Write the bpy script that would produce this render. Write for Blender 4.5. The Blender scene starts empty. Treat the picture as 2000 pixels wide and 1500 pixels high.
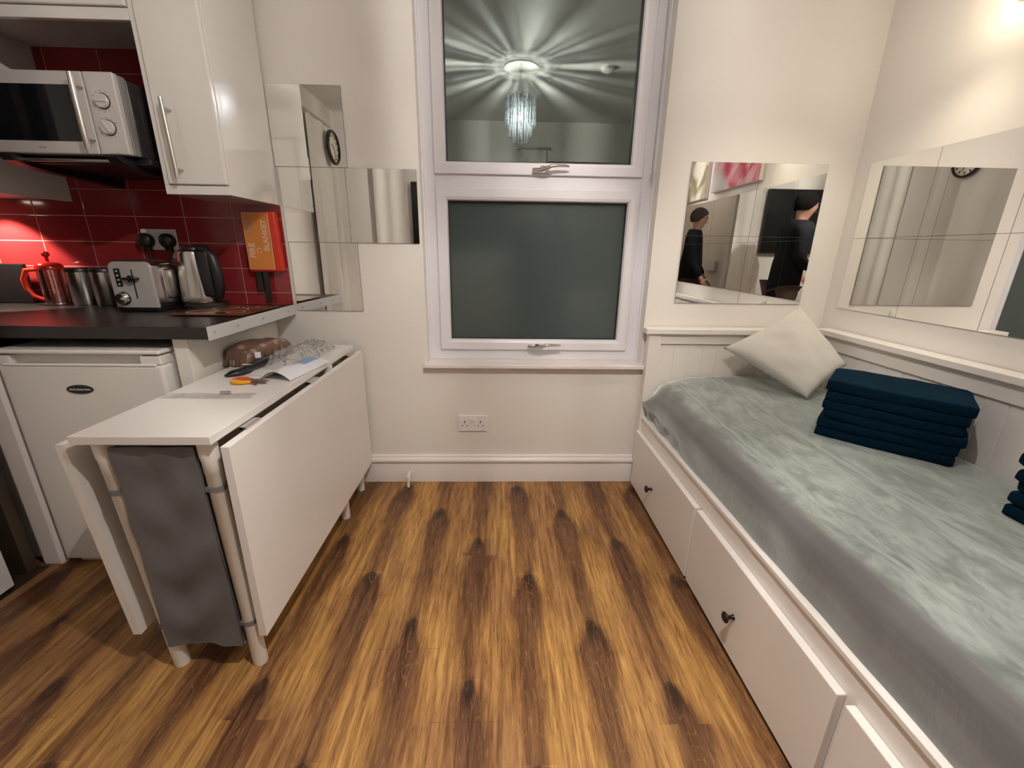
import bpy, bmesh, math, random
from mathutils import Vector, Matrix, noise
random.seed(7)
S = bpy.context.scene
COL = S.collection
PI = math.pi

# ------------------------------------------------------------------ camera
f_px, yaw, pit, rol, HC, D = 830.07, .0315, .3028, -.0147, 1.163, 2.01
R = 1.555
cy_, sy_, cp_, sp_ = math.cos(yaw), math.sin(yaw), math.cos(pit), math.sin(pit)
r0 = Vector((cy_, -sy_, 0)); F = Vector((sy_*cp_, cy_*cp_, -sp_)); u0 = Vector((sy_*sp_, cy_*sp_, cp_))
cr_, sr_ = math.cos(rol), math.sin(rol)
Rv = r0*cr_-u0*sr_; Uv = r0*sr_+u0*cr_
cam = bpy.data.cameras.new('camera'); cam.sensor_fit = 'HORIZONTAL'; cam.sensor_width = 36
cam.lens = f_px/2000*36; cam.clip_start = .02
camo = bpy.data.objects.new('camera', cam); COL.objects.link(camo)
M = Matrix((Rv, Uv, -F)).transposed().to_4x4(); M.translation = (0, 0, HC)
camo.matrix_world = M
S.camera = camo
# ------------------------------------------------------------------ world, lights, exposure
w = bpy.data.worlds.new('night'); S.world = w; w.use_nodes = True
w.node_tree.nodes['Background'].inputs[0].default_value = (.35, .45, .42, 1)
w.node_tree.nodes['Background'].inputs[1].default_value = .03
S.view_settings.view_transform = 'Standard'; S.view_settings.look = 'None'
S.view_settings.gamma = 1; S.view_settings.use_curve_mapping = False
S.view_settings.exposure = 0.0

def lamp(name, typ, loc, power, col, size=.03, rot=None, **k):
    l = bpy.data.lights.new(name, typ); l.energy = power; l.color = col
    if typ in ('POINT', 'SPOT'): l.shadow_soft_size = size
    for a, b in k.items(): setattr(l, a, b)
    o = bpy.data.objects.new(name, l); COL.objects.link(o); o.location = loc
    if rot: o.rotation_euler = rot
    return o
CH = (.155, .42, 2.16)
lamp('chandelier_light', 'POINT', CH, 148, (1, .95, .89), .014)
lamp('wall_lamp_light', 'POINT', (1.43, 1.49, 1.925), 1.5, (1, .84, .58), .045)
lamp('wall_spot_light', 'SPOT', (1.41, 1.47, 1.915), 16, (1, .88, .68), .04, (Vector((1.41, 1.47, 1.915))-Vector((1.02, 1.70, .60))).to_track_quat('Z', 'Y').to_euler(), spot_size=math.radians(115), spot_blend=.9)
lamp('hood_light', 'SPOT', (-2.12, 1.86, 1.325), 26, (1, .80, .62), .02, (math.radians(16), math.radians(0), 0), spot_size=math.radians(95), spot_blend=.25)
lamp('hall_light', 'POINT', (.9, -2.0, 2.35), 5, (1, .86, .72), .08)

# ------------------------------------------------------------------ node helpers
class NT:
    def __init__(s, name):
        s.m = bpy.data.materials.new(name); s.m.use_nodes = True
        s.t = s.m.node_tree; s.t.nodes.clear()
        s.out = s.t.nodes.new('ShaderNodeOutputMaterial')
    def n(s, typ, **k):
        x = s.t.nodes.new(typ)
        for a, b in k.items(): setattr(x, a, b)
        return x
    def put(s, sock, v):
        if isinstance(v, (int, float)): sock.default_value = v
        elif isinstance(v, tuple): sock.default_value = v if len(v) == len(sock.default_value) else tuple(v)+(1,)
        else: s.t.links.new(v, sock)
    def math(s, op, a, b=0., c=0., clamp=False):
        x = s.n('ShaderNodeMath', operation=op, use_clamp=clamp)
        s.put(x.inputs[0], a); s.put(x.inputs[1], b); s.put(x.inputs[2], c)
        return x.outputs[0]
    def coord(s, kind='Object'):
        return s.n('ShaderNodeTexCoord').outputs[kind]
    def xyz(s, v):
        x = s.n('ShaderNodeSeparateXYZ'); s.put(x.inputs[0], v); return x.outputs
    def vec(s, a, b, c):
        x = s.n('ShaderNodeCombineXYZ')
        for i, v in enumerate((a, b, c)): s.put(x.inputs[i], v)
        return x.outputs[0]
    def noise(s, v, scale=5, detail=2, rough=.5, dist=0.):
        x = s.n('ShaderNodeTexNoise')
        s.put(x.inputs['Vector'], v); s.put(x.inputs['Scale'], scale); s.put(x.inputs['Detail'], detail)
        s.put(x.inputs['Roughness'], rough); s.put(x.inputs['Distortion'], dist)
        return x.outputs[0]
    def step(s, v, a, b, t0=0., t1=1.):
        x = s.n('ShaderNodeMapRange', interpolation_type='SMOOTHSTEP')
        s.put(x.inputs[0], v); s.put(x.inputs[1], a); s.put(x.inputs[2], b); s.put(x.inputs[3], t0); s.put(x.inputs[4], t1)
        return x.outputs[0]
    def mix(s, fac, a, b, mode='MIX'):
        x = s.n('ShaderNodeMix', data_type='RGBA', blend_type=mode)
        s.put(x.inputs[0], fac); s.put(x.inputs[6], a); s.put(x.inputs[7], b)
        return x.outputs[2]
    def bump(s, h, strength=.3, dist=.01):
        x = s.n('ShaderNodeBump'); s.put(x.inputs['Height'], h); s.put(x.inputs['Strength'], strength); s.put(x.inputs['Distance'], dist)
        return x.outputs[0]
    def pbr(s, col, rough=.5, metal=0., normal=None, **k):
        x = s.n('ShaderNodeBsdfPrincipled')
        s.put(x.inputs['Base Color'], col); s.put(x.inputs['Roughness'], rough); s.put(x.inputs['Metallic'], metal)
        if normal is not None: s.put(x.inputs['Normal'], normal)
        for a, b in k.items(): s.put(x.inputs[a.replace('_', ' ')], b)
        s.t.links.new(x.outputs[0], s.out.inputs[0])
        return x.outputs[0]
    def mixsh(s, fac, a, b):
        x = s.n('ShaderNodeMixShader'); s.put(x.inputs[0], fac)
        s.t.links.new(a, x.inputs[1]); s.t.links.new(b, x.inputs[2])
        s.t.links.new(x.outputs[0], s.out.inputs[0]); return x.outputs[0]

def plain(name, col, rough=.5, metal=0., nz=0., nscale=8, bump=0., bscale=200, bdist=.001, **k):
    t = NT(name); c = t.coord()
    colr = col
    if nz:
        nn = t.noise(c, nscale, 4)
        colr = t.mix(nn, tuple(x*(1-nz) for x in col), tuple(min(1, x*(1+nz)) for x in col))
    nrm = t.bump(t.noise(c, bscale, 3), bump, bdist) if bump else None
    t.pbr(colr, rough, metal, nrm, **k)
    return t.m

MT = {}
MT['wall'] = plain('wall_paint', (.80, .755, .70), .45, nz=.015, nscale=2, bump=.12, bscale=60)
MT['ceil'] = plain('ceiling_paint', (.82, .80, .77), .7, nz=.01, bump=.1, bscale=80)
MT['trim'] = plain('trim_gloss_paint', (.80, .735, .705), .28, nz=.01, bump=.05, bscale=40)
MT['upvc'] = plain('window_plastic', (.79, .765, .80), .25, nz=.01, nscale=4)
MT['gasket'] = plain('window_gasket', (.03, .03, .03), .6, nz=.1)
MT['cab'] = plain('gloss_cabinet_white', (.77, .735, .695), .07, nz=.01, nscale=3, bump=.25, bscale=14, bdist=.0012, Coat_Weight=1., Coat_Roughness=.02)
MT['cabin'] = plain('cabinet_carcass', (.72, .68, .65), .35, nz=.02)
MT['chrome'] = plain('polished_chrome', (.75, .73, .72), .12, 1., nz=.03)
MT['steel'] = plain('brushed_steel', (.62, .59, .57), .24, 1., nz=.06, nscale=30)
MT['satin'] = plain('satin_nickel', (.60, .57, .52), .3, 1., nz=.03)
MT['white'] = plain('white_laminate', (.80, .755, .72), .33, nz=.01)
MT['tubewhite'] = plain('white_tube_paint', (.80, .76, .70), .3, nz=.01)
MT['bed'] = plain('white_bed_paint', (.80, .745, .70), .32, nz=.01, bump=.04, bscale=90)
MT['fridge'] = plain('fridge_enamel', (.75, .71, .67), .3, nz=.01, bump=.08, bscale=400)
MT['black'] = plain('black_plastic', (.012, .011, .012), .35, nz=.2)
MT['blackgl'] = plain('black_glass', (.006, .006, .007), .06, nz=.1)
MT['knob'] = plain('dark_bronze_knob', (.03, .024, .022), .35, .6, nz=.1)
MT['socket'] = plain('socket_plastic', (.80, .76, .76), .25, nz=.01)
MT['hole'] = plain('socket_hole', (.01, .008, .008), .7, nz=.1)
MT['passageshade'] = plain('dark_brown_passage_shade', (.055, .038, .022), .5, nz=.35, nscale=3)  # darkness of the unlit passage painted into its wall colour
MT['dark'] = plain('dark_void', (.05, .04, .03), .6, nz=.3)
MT['mwside'] = plain('dark_grey_metal', (.055, .05, .05), .32, .5, nz=.08)
MT['mwgrey'] = plain('mid_grey_plastic', (.20, .19, .185), .35, nz=.04)
MT['silver'] = plain('silver_plastic', (.62, .585, .565), .3, .35, nz=.03)
MT['alu'] = plain('aluminium_strip', (.66, .65, .64), .42, .35, nz=.03)
MT['red'] = plain('red_plastic', (.62, .035, .012), .3, nz=.05)
MT['redtr'] = plain('red_clear_plastic', (.35, .01, .006), .15, nz=.1)
MT['orange'] = plain('orange_label', (.72, .25, .045), .4, nz=.12, nscale=6)
MT['letter'] = plain('pale_lettering', (.78, .55, .42), .5, nz=.02)
MT['greylet'] = plain('grey_lettering', (.28, .26, .26), .5, nz=.02)
MT['greystrap'] = plain('grey_strap', (.17, .16, .17), .7, nz=.05)
MT['skin'] = plain('skin', (.50, .27, .19), .5, nz=.06)
MT['hairdark'] = plain('dark_hair', (.006, .005, .005), .95, Specular_IOR_Level=.1, nz=.2, bump=.5, bscale=90)
MT['hairgrey'] = plain('grey_hair', (.07, .055, .05), .95, Specular_IOR_Level=.1, nz=.2, bump=.5, bscale=90)
MT['jacket'] = plain('dark_jacket', (.010, .010, .012), .9, Specular_IOR_Level=.15, nz=.2, bump=.4, bscale=12, bdist=.01)
MT['trouser'] = plain('brown_trousers', (.06, .04, .03), .7, nz=.2)
MT['shoe'] = plain('black_shoe', (.02, .018, .018), .4, nz=.2)
MT['curtain'] = plain('white_curtain', (.80, .76, .70), .7, nz=.02)
MT['tvscreen'] = plain('tv_screen', (.012, .014, .013), .12, nz=.1)
MT['clockface'] = plain('clock_face', (.75, .70, .55), .4, nz=.03)
MT['wood_th'] = plain('threshold_wood', (.22, .10, .04), .4, nz=.25, nscale=20)
MT['doorpaint'] = plain('door_paint', (.78, .76, .75), .3, nz=.01)
MT['canvas_edge'] = plain('canvas_edge', (.78, .70, .68), .7, nz=.02)
MT['blue'] = plain('blue_card', (.22, .36, .62), .4, nz=.2, nscale=25)
MT['paper'] = plain('white_leaflet', (.75, .73, .78), .5, nz=.05, nscale=12)
MT['yellow'] = plain('yellow_grip', (.80, .38, .02), .35, nz=.05)
MT['orangegrip'] = plain('orange_grip', (.60, .09, .015), .35, nz=.05)
MT['plier'] = plain('plier_steel', (.28, .2, .17), .35, .8, nz=.1)

def mirror_mat():
    t = NT('mirror'); g = t.n('ShaderNodeBsdfAnisotropic' if False else 'ShaderNodeBsdfGlossy')
    c = t.coord(); t.put(g.inputs['Color'], t.mix(t.noise(c, 3), (.90, .90, .88), (.92, .92, .90))); g.inputs['Roughness'].default_value = 0
    t.t.links.new(g.outputs[0], t.out.inputs[0]); return t.m
MT['mirror'] = mirror_mat()
MT['mirredge'] = plain('mirror_edge', (.10, .11, .09), .3, nz=.1)

def glass_mat(name, fac, rough, tint):
    t = NT(name)
    tr = t.n('ShaderNodeBsdfTransparent'); t.put(tr.inputs[0], tint)
    gl = t.n('ShaderNodeBsdfGlossy'); gl.inputs['Roughness'].default_value = rough
    t.put(gl.inputs['Color'], t.mix(t.noise(t.coord(), 2), (.88, .97, .93), (.92, 1., .96)))
    fr = t.n('ShaderNodeFresnel'); fr.inputs[0].default_value = 1.5
    t.mixsh(t.math('ADD', t.math('MULTIPLY', fr.outputs[0], .9), fac, clamp=True), tr.outputs[0], gl.outputs[0]); return t.m
MT['pane'] = glass_mat('clear_window_glass', .13, 0.0, (.8, .85, .82))
def frosted():
    t = NT('frosted_window_glass')
    df = t.n('ShaderNodeBsdfDiffuse'); t.put(df.inputs[0], t.mix(t.noise(t.coord(), 3), (.060, .078, .074), (.070, .088, .083)))
    gl = t.n('ShaderNodeBsdfGlossy'); gl.inputs['Roughness'].default_value = .13; t.put(gl.inputs[0], (.9, .97, .93))
    t.mixsh(.06, df.outputs[0], gl.outputs[0]); return t.m
MT['frost'] = frosted()
def clearfilm(name, fac, rough, col=(.95, .95, .97)):
    t = NT(name); tr = t.n('ShaderNodeBsdfTransparent'); t.put(tr.inputs[0], col)
    gl = t.n('ShaderNodeBsdfGlossy'); gl.inputs['Roughness'].default_value = rough
    n = t.noise(t.coord(), 60, 3)
    t.mixsh(t.math('MULTIPLY_ADD', n, fac, fac*.5), tr.outputs[0], gl.outputs[0]); return t.m
MT['film'] = clearfilm('clear_packaging_film', .22, .18, (.95, .945, .95))
def crystal():
    t = NT('clear_crystal'); tr = t.n('ShaderNodeBsdfTransparent'); t.put(tr.inputs[0], (.50, .515, .54))
    gl = t.n('ShaderNodeBsdfGlossy'); gl.inputs['Roughness'].default_value = .12
    tl = t.n('ShaderNodeBsdfTranslucent'); t.put(tl.inputs[0], (.85, .88, .92))
    n = t.noise(t.coord(), 150, 2)
    a = t.mixsh(t.math('MULTIPLY_ADD', n, .6, .15), tr.outputs[0], gl.outputs[0])
    t.mixsh(t.step(n, .45, .65, .02, .14), a, tl.outputs[0]); return t.m
MT['crystal'] = crystal()
MT['presglass'] = clearfilm('press_glass', .25, .03, (.8, .75, .72))
def bulb():
    t = NT('lit_bulb'); e = t.n('ShaderNodeEmission'); t.put(e.inputs[0], (1, .93, .88)); e.inputs[1].default_value = 60
    t.t.links.new(e.outputs[0], t.out.inputs[0]); return t.m
MT['bulb'] = bulb()
def globe():
    t = NT('lit_globe'); e = t.n('ShaderNodeEmission'); t.put(e.inputs[0], (1, .86, .66)); e.inputs[1].default_value = 14
    t.t.links.new(e.outputs[0], t.out.inputs[0]); return t.m
MT['globe'] = globe()

def floor_mat():
    t = NT('laminate_planks'); x, y, z = t.xyz(t.coord())
    P = .19
    xs = t.math('DIVIDE', t.math('ADD', x, .083), P)
    row = t.math('ROUND', xs); u = t.math('SUBTRACT', xs, row)
    wn = t.n('ShaderNodeTexWhiteNoise', noise_dimensions='1D'); t.put(wn.inputs['W'], row)
    rr = wn.outputs['Value']
    ys = t.math('ADD', y, t.math('MULTIPLY', row, .215))
    nrow = t.math('MULTIPLY', t.math('MODULO', t.math('ADD', row, 40), 3), 7.3)
    yb = t.math('MODULO', t.math('ADD', ys, 20), 1.26)                 # repeat of the print
    n1 = t.noise(t.vec(nrow, t.math('MULTIPLY', yb, 2.6), 0), 1.0, 1)
    n2 = t.noise(t.vec(nrow, t.math('MULTIPLY', yb, 3.4), 4.2), 1.0, 2)
    n3 = t.noise(t.vec(t.math('MULTIPLY', xs, 1.2), t.math('MULTIPLY', y, 1.8), 1.7), 1.0, 3)
    u2 = t.math('ADD', u, t.math('MULTIPLY', t.math('SUBTRACT', n1, .5), .42))
    edge = t.noise(t.vec(t.math('MULTIPLY', x, 26), t.math('MULTIPLY', y, 4.2), 0), 1.0, 4, .65)
    ph = t.math('FRACT', t.math('DIVIDE', t.math('ADD', yb, .2), .63))
    ky = t.math('SUBTRACT', ph, .44)
    sft = t.math('FRACT', t.math('SUBTRACT', 1.5, ph))                  # 0 at a knot, growing towards the near side
    head = t.math('SQRT', t.math('MULTIPLY', sft, 5.0, clamp=True))                                        # heartwood opens round the knot, then tapers
    taper = t.math('SUBTRACT', 1., t.math('POWER', sft, .8))
    wd = t.math('MULTIPLY', head, t.math('MULTIPLY_ADD', taper, .20, t.math('MULTIPLY_ADD', n2, .28, -.04)))
    au = t.math('ADD', t.math('ABSOLUTE', u2), t.math('MULTIPLY', t.math('SUBTRACT', edge, .5), .26))
    dark = t.step(au, t.math('ADD', wd, .07), t.math('SUBTRACT', wd, .05))
    dark = t.math('MULTIPLY', dark, t.math('MULTIPLY_ADD', taper, .45, .60), clamp=True)
    kd = t.math('SQRT', t.math('ADD', t.math('POWER', t.math('ABSOLUTE', t.math('MULTIPLY', u2, 8.)), 2.), t.math('POWER', t.math('ABSOLUTE', t.math('MULTIPLY', ky, 12.)), 2.)))
    kd = t.math('ADD', kd, t.math('MULTIPLY', t.math('SUBTRACT', edge, .5), 1.4))
    knot = t.step(kd, 1.25, .1)
    g1 = t.noise(t.vec(t.math('MULTIPLY', x, 190), t.math('MULTIPLY', y, 15), 0), 1.0, 4, .7)
    g2 = t.noise(t.vec(t.math('MULTIPLY', x, 60), t.math('MULTIPLY', y, 3.6), 3), 1.0, 5, .72)
    cont = t.noise(t.vec(t.math('MULTIPLY', u2, 3.0), t.math('MULTIPLY', ys, 3.2), nrow), 1.0, 1, .4, .4)
    cl = t.math('ABSOLUTE', t.math('SUBTRACT', t.math('FRACT', t.math('MULTIPLY', cont, 13)), .5))
    cline = t.step(cl, .08, .01)
    gg = t.step(g2, .28, .72)
    light = t.mix(gg, (.17, .070, .019), (.58, .315, .095))
    light = t.mix(t.step(n3, .38, .62), light, t.mix(gg, (.13, .052, .018), (.42, .215, .080)))
    dk = t.mix(gg, (.040, .014, .007), (.135, .055, .026))
    c = t.mix(dark, light, dk)
    mid = t.step(au, t.math('ADD', wd, .16), t.math('ADD', wd, .02), 0., .55)
    c = t.mix(t.math('MULTIPLY', mid, t.math('SUBTRACT', 1., dark)), c, t.mix(gg, (.09, .032, .012), (.27, .115, .04)))
    c = t.mix(t.math('MULTIPLY', knot, .85), c, (.020, .010, .006))
    c = t.mix(t.math('MULTIPLY', cline, t.math('MULTIPLY_ADD', dark, .26, .04)), c, (.33, .18, .085))
    c = t.mix(t.step(g1, .54, .70, 0., .62), c, (.045, .018, .007))
    c = t.mix(t.step(g1, .44, .30, 0., .40), c, (.56, .32, .11))
    j = t.step(t.math('ABSOLUTE', u), .494, .499)
    je = t.step(t.math('ABSOLUTE', t.math('SUBTRACT', yb, .63)), .0018, .0006)
    c = t.mix(t.math('MULTIPLY', t.math('MAXIMUM', j, je), .30), c, (.04, .02, .01))
    t.pbr(c, t.math('MULTIPLY_ADD', g2, .15, .33), 0., t.bump(g1, .12, .0006), Specular_IOR_Level=.35)
    return t.m
MT['floor'] = floor_mat()

def tile_mat():
    t = NT('red_wall_tiles'); x, y, z = t.xyz(t.coord())
    a = t.math('DIVIDE', t.math('ADD', x, .947+.2075*20), .2075)
    b = t.math('DIVIDE', t.math('SUBTRACT', z, .968-.105*8), .105)
    def d(v, s):
        fr = t.math('FRACT', v)
        return t.math('MULTIPLY', t.math('MINIMUM', fr, t.math('SUBTRACT', 1., fr)), s)
    dd = t.math('MINIMUM', d(a, .2075), d(b, .105))
    gr = t.step(dd, .0019, .0012)
    wn = t.n('ShaderNodeTexWhiteNoise', noise_dimensions='2D')
    t.put(wn.inputs['Vector'], t.vec(t.math('FLOOR', a), t.math('FLOOR', b), 0))
    col = t.mix(wn.outputs['Value'], (.25, .024, .028), (.30, .028, .032))
    col = t.mix(gr, col, (.50, .26, .23))
    t.pbr(col, t.math('MULTIPLY_ADD', gr, .6, .13), 0., t.bump(t.math('ADD', t.step(dd, .001, .004), t.math('MULTIPLY', t.noise(t.coord(), 14), .25)), .35, .0015))
    return t.m
MT['tile'] = tile_mat()

def velvet():
    t = NT('grey_green_plush'); c = t.coord(); x, y, z = t.xyz(c)
    n1 = t.noise(t.vec(t.math('MULTIPLY', x, 5.5), t.math('MULTIPLY', y, 2.6), z), 1.6, 6, .66, .8)
    n2 = t.noise(t.vec(t.math('MULTIPLY', x, 26), t.math('MULTIPLY', y, 9), z), 1.0, 4, .65, 1.2)
    k = t.step(t.math('MULTIPLY_ADD', n2, .6, t.math('MULTIPLY', n1, .5)), .40, .70)
    # crease from folding
    cr = t.step(t.math('ABSOLUTE', t.math('SUBTRACT', x, t.math('MULTIPLY_ADD', t.noise(t.vec(0., t.math('MULTIPLY', y, 6), 0.), 1., 2), .03, 1.02))), .012, .003)
    cr2 = t.step(t.math('ABSOLUTE', t.math('SUBTRACT', x, t.math('MULTIPLY_ADD', t.noise(t.vec(3., t.math('MULTIPLY', y, 7), 0.), 1., 2), .03, .80))), .010, .003)
    k = t.math('MAXIMUM', k, t.math('MULTIPLY', t.math('MAXIMUM', cr, cr2), .7))
    col = t.mix(k, (.115, .132, .124), (.30, .335, .31))
    # mattress side painted darker and greyer: its lower sheen put into the colour
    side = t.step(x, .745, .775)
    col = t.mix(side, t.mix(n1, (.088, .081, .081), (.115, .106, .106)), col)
    smu = t.step(t.noise(t.vec(t.math('MULTIPLY', y, 4.2), t.math('MULTIPLY', x, 7), 9.), 1.4, 3), .60, .74, 0., .55)
    col = t.mix(smu, col, (.10, .11, .108))
    hg = t.math('ADD', t.math('MULTIPLY', n2, .6), t.math('MAXIMUM', cr, cr2))
    t.pbr(col, .75, 0., t.bump(hg, .5, .006), Sheen_Weight=1., Sheen_Roughness=.45, Sheen_Tint=(.95, 1., .97))
    return t.m
MT['velvet'] = velvet()
MT['pillow'] = plain('pillow_velvet', (.60, .57, .52), .8, nz=.12, nscale=5, bump=.15, bscale=9, bdist=.01, Sheen_Weight=.4)
def towel_m():
    t = NT('dark_teal_towelling'); c = t.coord(); n = t.noise(c, 260, 3, .7); n2 = t.noise(c, 12, 4, .6)
    t.pbr(t.mix(n2, (.0008, .0075, .016), (.0015, .014, .030)), .95, 0., t.bump(t.math('ADD', n, n2), .8, .004), Sheen_Weight=.04, Sheen_Roughness=.5, Sheen_Tint=(.15, .45, .65), Specular_IOR_Level=.05)
    return t.m
MT['towel'] = towel_m()
MT['greycloth'] = plain('grey_nonwoven_cloth', (.135, .125, .125), .85, nz=.15, nscale=7, bump=.3, bscale=120)
def counter():
    t = NT('black_worktop'); c = t.coord(); n = t.noise(c, 5, 4, .7); n2 = t.noise(c, 60, 2)
    t.pbr(t.mix(n, (.012, .010, .011), (.024, .018, .018)), t.math('MULTIPLY_ADD', n, .14, .24), 0., t.bump(n2, .05, .001)); return t.m
MT['counter'] = counter()
def board_m():
    t = NT('printed_glass_board'); c = t.coord(); x, y, z = t.xyz(c)
    n = t.noise(c, 9, 4, .6); base = t.mix(n, (.06, .022, .014), (.30, .10, .035))
    ring = None
    for (a, b, r) in ((-1.16, 1.70, .05), (-1.08, 1.76, .055), (-1.14, 1.82, .045), (-1.03, 1.70, .03), (-1.05, 1.84, .03)):
        dd = t.math('SQRT', t.math('ADD', t.math('POWER', t.math('SUBTRACT', x, a), 2.), t.math('POWER', t.math('SUBTRACT', y, b), 2.)))
        q = t.step(t.math('ABSOLUTE', t.math('SUBTRACT', dd, r)), .006, .003)
        ring = q if ring is None else t.math('MAXIMUM', ring, q)
    t.pbr(t.mix(t.math('MULTIPLY', ring, .8), base, (.62, .48, .36)), .1); return t.m
MT['board'] = board_m()
def bag_m():
    t = NT('brown_bag_print'); c = t.coord()
    v = t.n('ShaderNodeTexVoronoi'); t.put(v.inputs['Vector'], c); v.inputs['Scale'].default_value = 26
    d = t.step(v.outputs['Distance'], .42, .2)
    t.pbr(t.mix(t.math('MULTIPLY', d, .55), (.17, .095, .065), (.46, .31, .25)), .25, 0., t.bump(t.noise(c, 30, 3), .4, .004)); return t.m
MT['bag'] = bag_m()
def wrap_m():
    t = NT('crinkled_striped_wrap'); c = t.coord()
    x, y, z = t.xyz(c)
    n = t.noise(c, 16, 2, .5, .8)
    k = t.math('FRACT', t.math('ADD', t.math('MULTIPLY', y, 24), t.math('MULTIPLY', n, 3.2)))
    st = t.step(k, .84, .93)
    tr = t.n('ShaderNodeBsdfTransparent'); t.put(tr.inputs[0], (.93, .93, .93))
    pb = t.pbr(t.mix(st, (.78, .75, .73), (.09, .06, .05)), .25, 0., t.bump(n, .8, .01))
    t.mixsh(t.math('MULTIPLY_ADD', st, .60, .22), tr.outputs[0], pb); return t.m
MT['wrap'] = wrap_m()
def art(name, kind):
    t = NT(name); c = t.coord(); x, y, z = t.xyz(c)
    n = t.noise(t.vec(x, t.math('MULTIPLY', y, 1.), z), 3.2, 4, .5, 2.2)
    if kind == 'pink':
        col = t.mix(t.step(n, .35, .62), (.62, .06, .13), (.85, .55, .58))
        col = t.mix(t.step(t.noise(c, 1.6, 2), .5, .62), col, (.72, .68, .66))
    else:
        col = t.mix(t.step(n, .38, .6), (.30, .24, .12), (.80, .77, .66))
    t.pbr(col, .6); return t.m
MT['pinkart'] = art('pink_petals_print', 'pink'); MT['whiteart'] = art('cream_petals_print', 'white')
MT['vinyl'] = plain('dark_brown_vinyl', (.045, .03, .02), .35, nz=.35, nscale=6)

# ------------------------------------------------------------------ mesh helpers
class MB:
    def __init__(s): s.b = bmesh.new()
    def box(s, x0, x1, y0, y1, z0, z1, bev=0., seg=2, mat=None):
        vs = [s.b.verts.new((x, y, z)) for z in (z0, z1) for y in (y0, y1) for x in (x0, x1)]
        fs = [s.b.faces.new([vs[i] for i in q]) for q in ((0, 2, 3, 1), (4, 5, 7, 6), (0, 1, 5, 4), (2, 6, 7, 3), (0, 4, 6, 2), (1, 3, 7, 5))]
        es = list({e for f in fs for e in f.edges})
        new = vs
        if bev:
            r = bmesh.ops.bevel(s.b, geom=es, offset=bev, segments=seg, profile=.5, affect='EDGES')
            new = list({v for f in r['faces'] for v in f.verts} | {v for v in vs if v.is_valid})
        if mat is not None: bmesh.ops.transform(s.b, matrix=mat, verts=new)
        return s
    def tube(s, pts, r, seg=12, cap=True, closed=False):
        pts = [Vector(p) for p in pts]; n = len(pts); rings = []
        rs = r if isinstance(r, (list, tuple)) else [r]*n
        up = None
        for i, p in enumerate(pts):
            a = pts[(i-1) % n] if (i > 0 or closed) else p
            b = pts[(i+1) % n] if (i < n-1 or closed) else p
            d = (b-a).normalized()
            if up is None:
                up = d.orthogonal().normalized()
            up = (up-d*up.dot(d)).normalized()
            sd = d.cross(up)
            rings.append([s.b.verts.new(p+(up*math.cos(2*PI*k/seg)+sd*math.sin(2*PI*k/seg))*rs[i]) for k in range(seg)])
        m = n if closed else n-1
        for i in range(m):
            A, B = rings[i], rings[(i+1) % n]
            for k in range(seg): s.b.faces.new((A[k], A[(k+1) % seg], B[(k+1) % seg], B[k]))
        if cap and not closed:
            s.b.faces.new(rings[0][::-1]); s.b.faces.new(rings[-1])
        return s
    def lathe(s, prof, cx=0, cy=0, cz=0, seg=32, axis='Z', sx=1, sy=1, cap=True):
        rings = []
        for (r, h) in prof:
            ring = []
            for k in range(seg):
                a = 2*PI*k/seg
                p = (r*math.cos(a)*sx, r*math.sin(a)*sy, h)
                if axis == 'Y': p = (p[0], -p[2], p[1])
                if axis == 'X': p = (-p[2], p[0], p[1])
                ring.append(s.b.verts.new((cx+p[0], cy+p[1], cz+p[2])))
            rings.append(ring)
        for A, B in zip(rings, rings[1:]):
            for k in range(seg): s.b.faces.new((A[k], A[(k+1) % seg], B[(k+1) % seg], B[k]))
        if cap: s.b.faces.new(rings[0][::-1]); s.b.faces.new(rings[-1])
        return s
    def prism(s, poly, axis, a, b):
        """poly: 2D points in the plane normal to axis"""
        def P(p, t):
            return {'X': (t, p[0], p[1]), 'Y': (p[0], t, p[1]), 'Z': (p[0], p[1], t)}[axis]
        A = [s.b.verts.new(P(p, a)) for p in poly]; B = [s.b.verts.new(P(p, b)) for p in poly]
        n = len(poly)
        s.b.faces.new(A[::-1]); s.b.faces.new(B)
        for i in range(n): s.b.faces.new((A[i], A[(i+1) % n], B[(i+1) % n], B[i]))
        return s
    def grid(s, nu, nv, fn, thick=None):
        V = [[s.b.verts.new(fn(i/(nu-1), j/(nv-1))) for j in range(nv)] for i in range(nu)]
        for i in range(nu-1):
            for j in range(nv-1): s.b.faces.new((V[i][j], V[i+1][j], V[i+1][j+1], V[i][j+1]))
        return s
    def ball(s, c, r, seg=12, scale=(1, 1, 1)):
        m = Matrix.Translation(c) @ Matrix.Diagonal((scale[0], scale[1], scale[2], 1))
        bmesh.ops.create_uvsphere(s.b, u_segments=seg, v_segments=max(6, seg//2+2), radius=r, matrix=m); return s
    def xf(s, m): bmesh.ops.transform(s.b, matrix=m, verts=s.b.verts[:]); return s
    def done(s, name, mat, parent=None, smooth=None, **props):
        bmesh.ops.recalc_face_normals(s.b, faces=s.b.faces[:])
        me = bpy.data.meshes.new(name); s.b.to_mesh(me); s.b.free()
        o = bpy.data.objects.new(name, me); COL.objects.link(o)
        me.materials.append(MT[mat] if isinstance(mat, str) else mat)
        if smooth is not None:
            me.polygons.foreach_set('use_smooth', [True]*len(me.polygons))
            try: me.set_sharp_from_angle(angle=math.radians(smooth))
            except Exception: pass
        if parent:
            o.parent = parent
            o.matrix_parent_inverse = Matrix.Identity(4)
            loc = world_loc(parent)
            me.transform(Matrix.Translation(-loc))
            if any(m in MT_WORLD for m in [mat]): pass
        for k, v in props.items(): o[k] = v
        return o
MT_WORLD = ()
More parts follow.
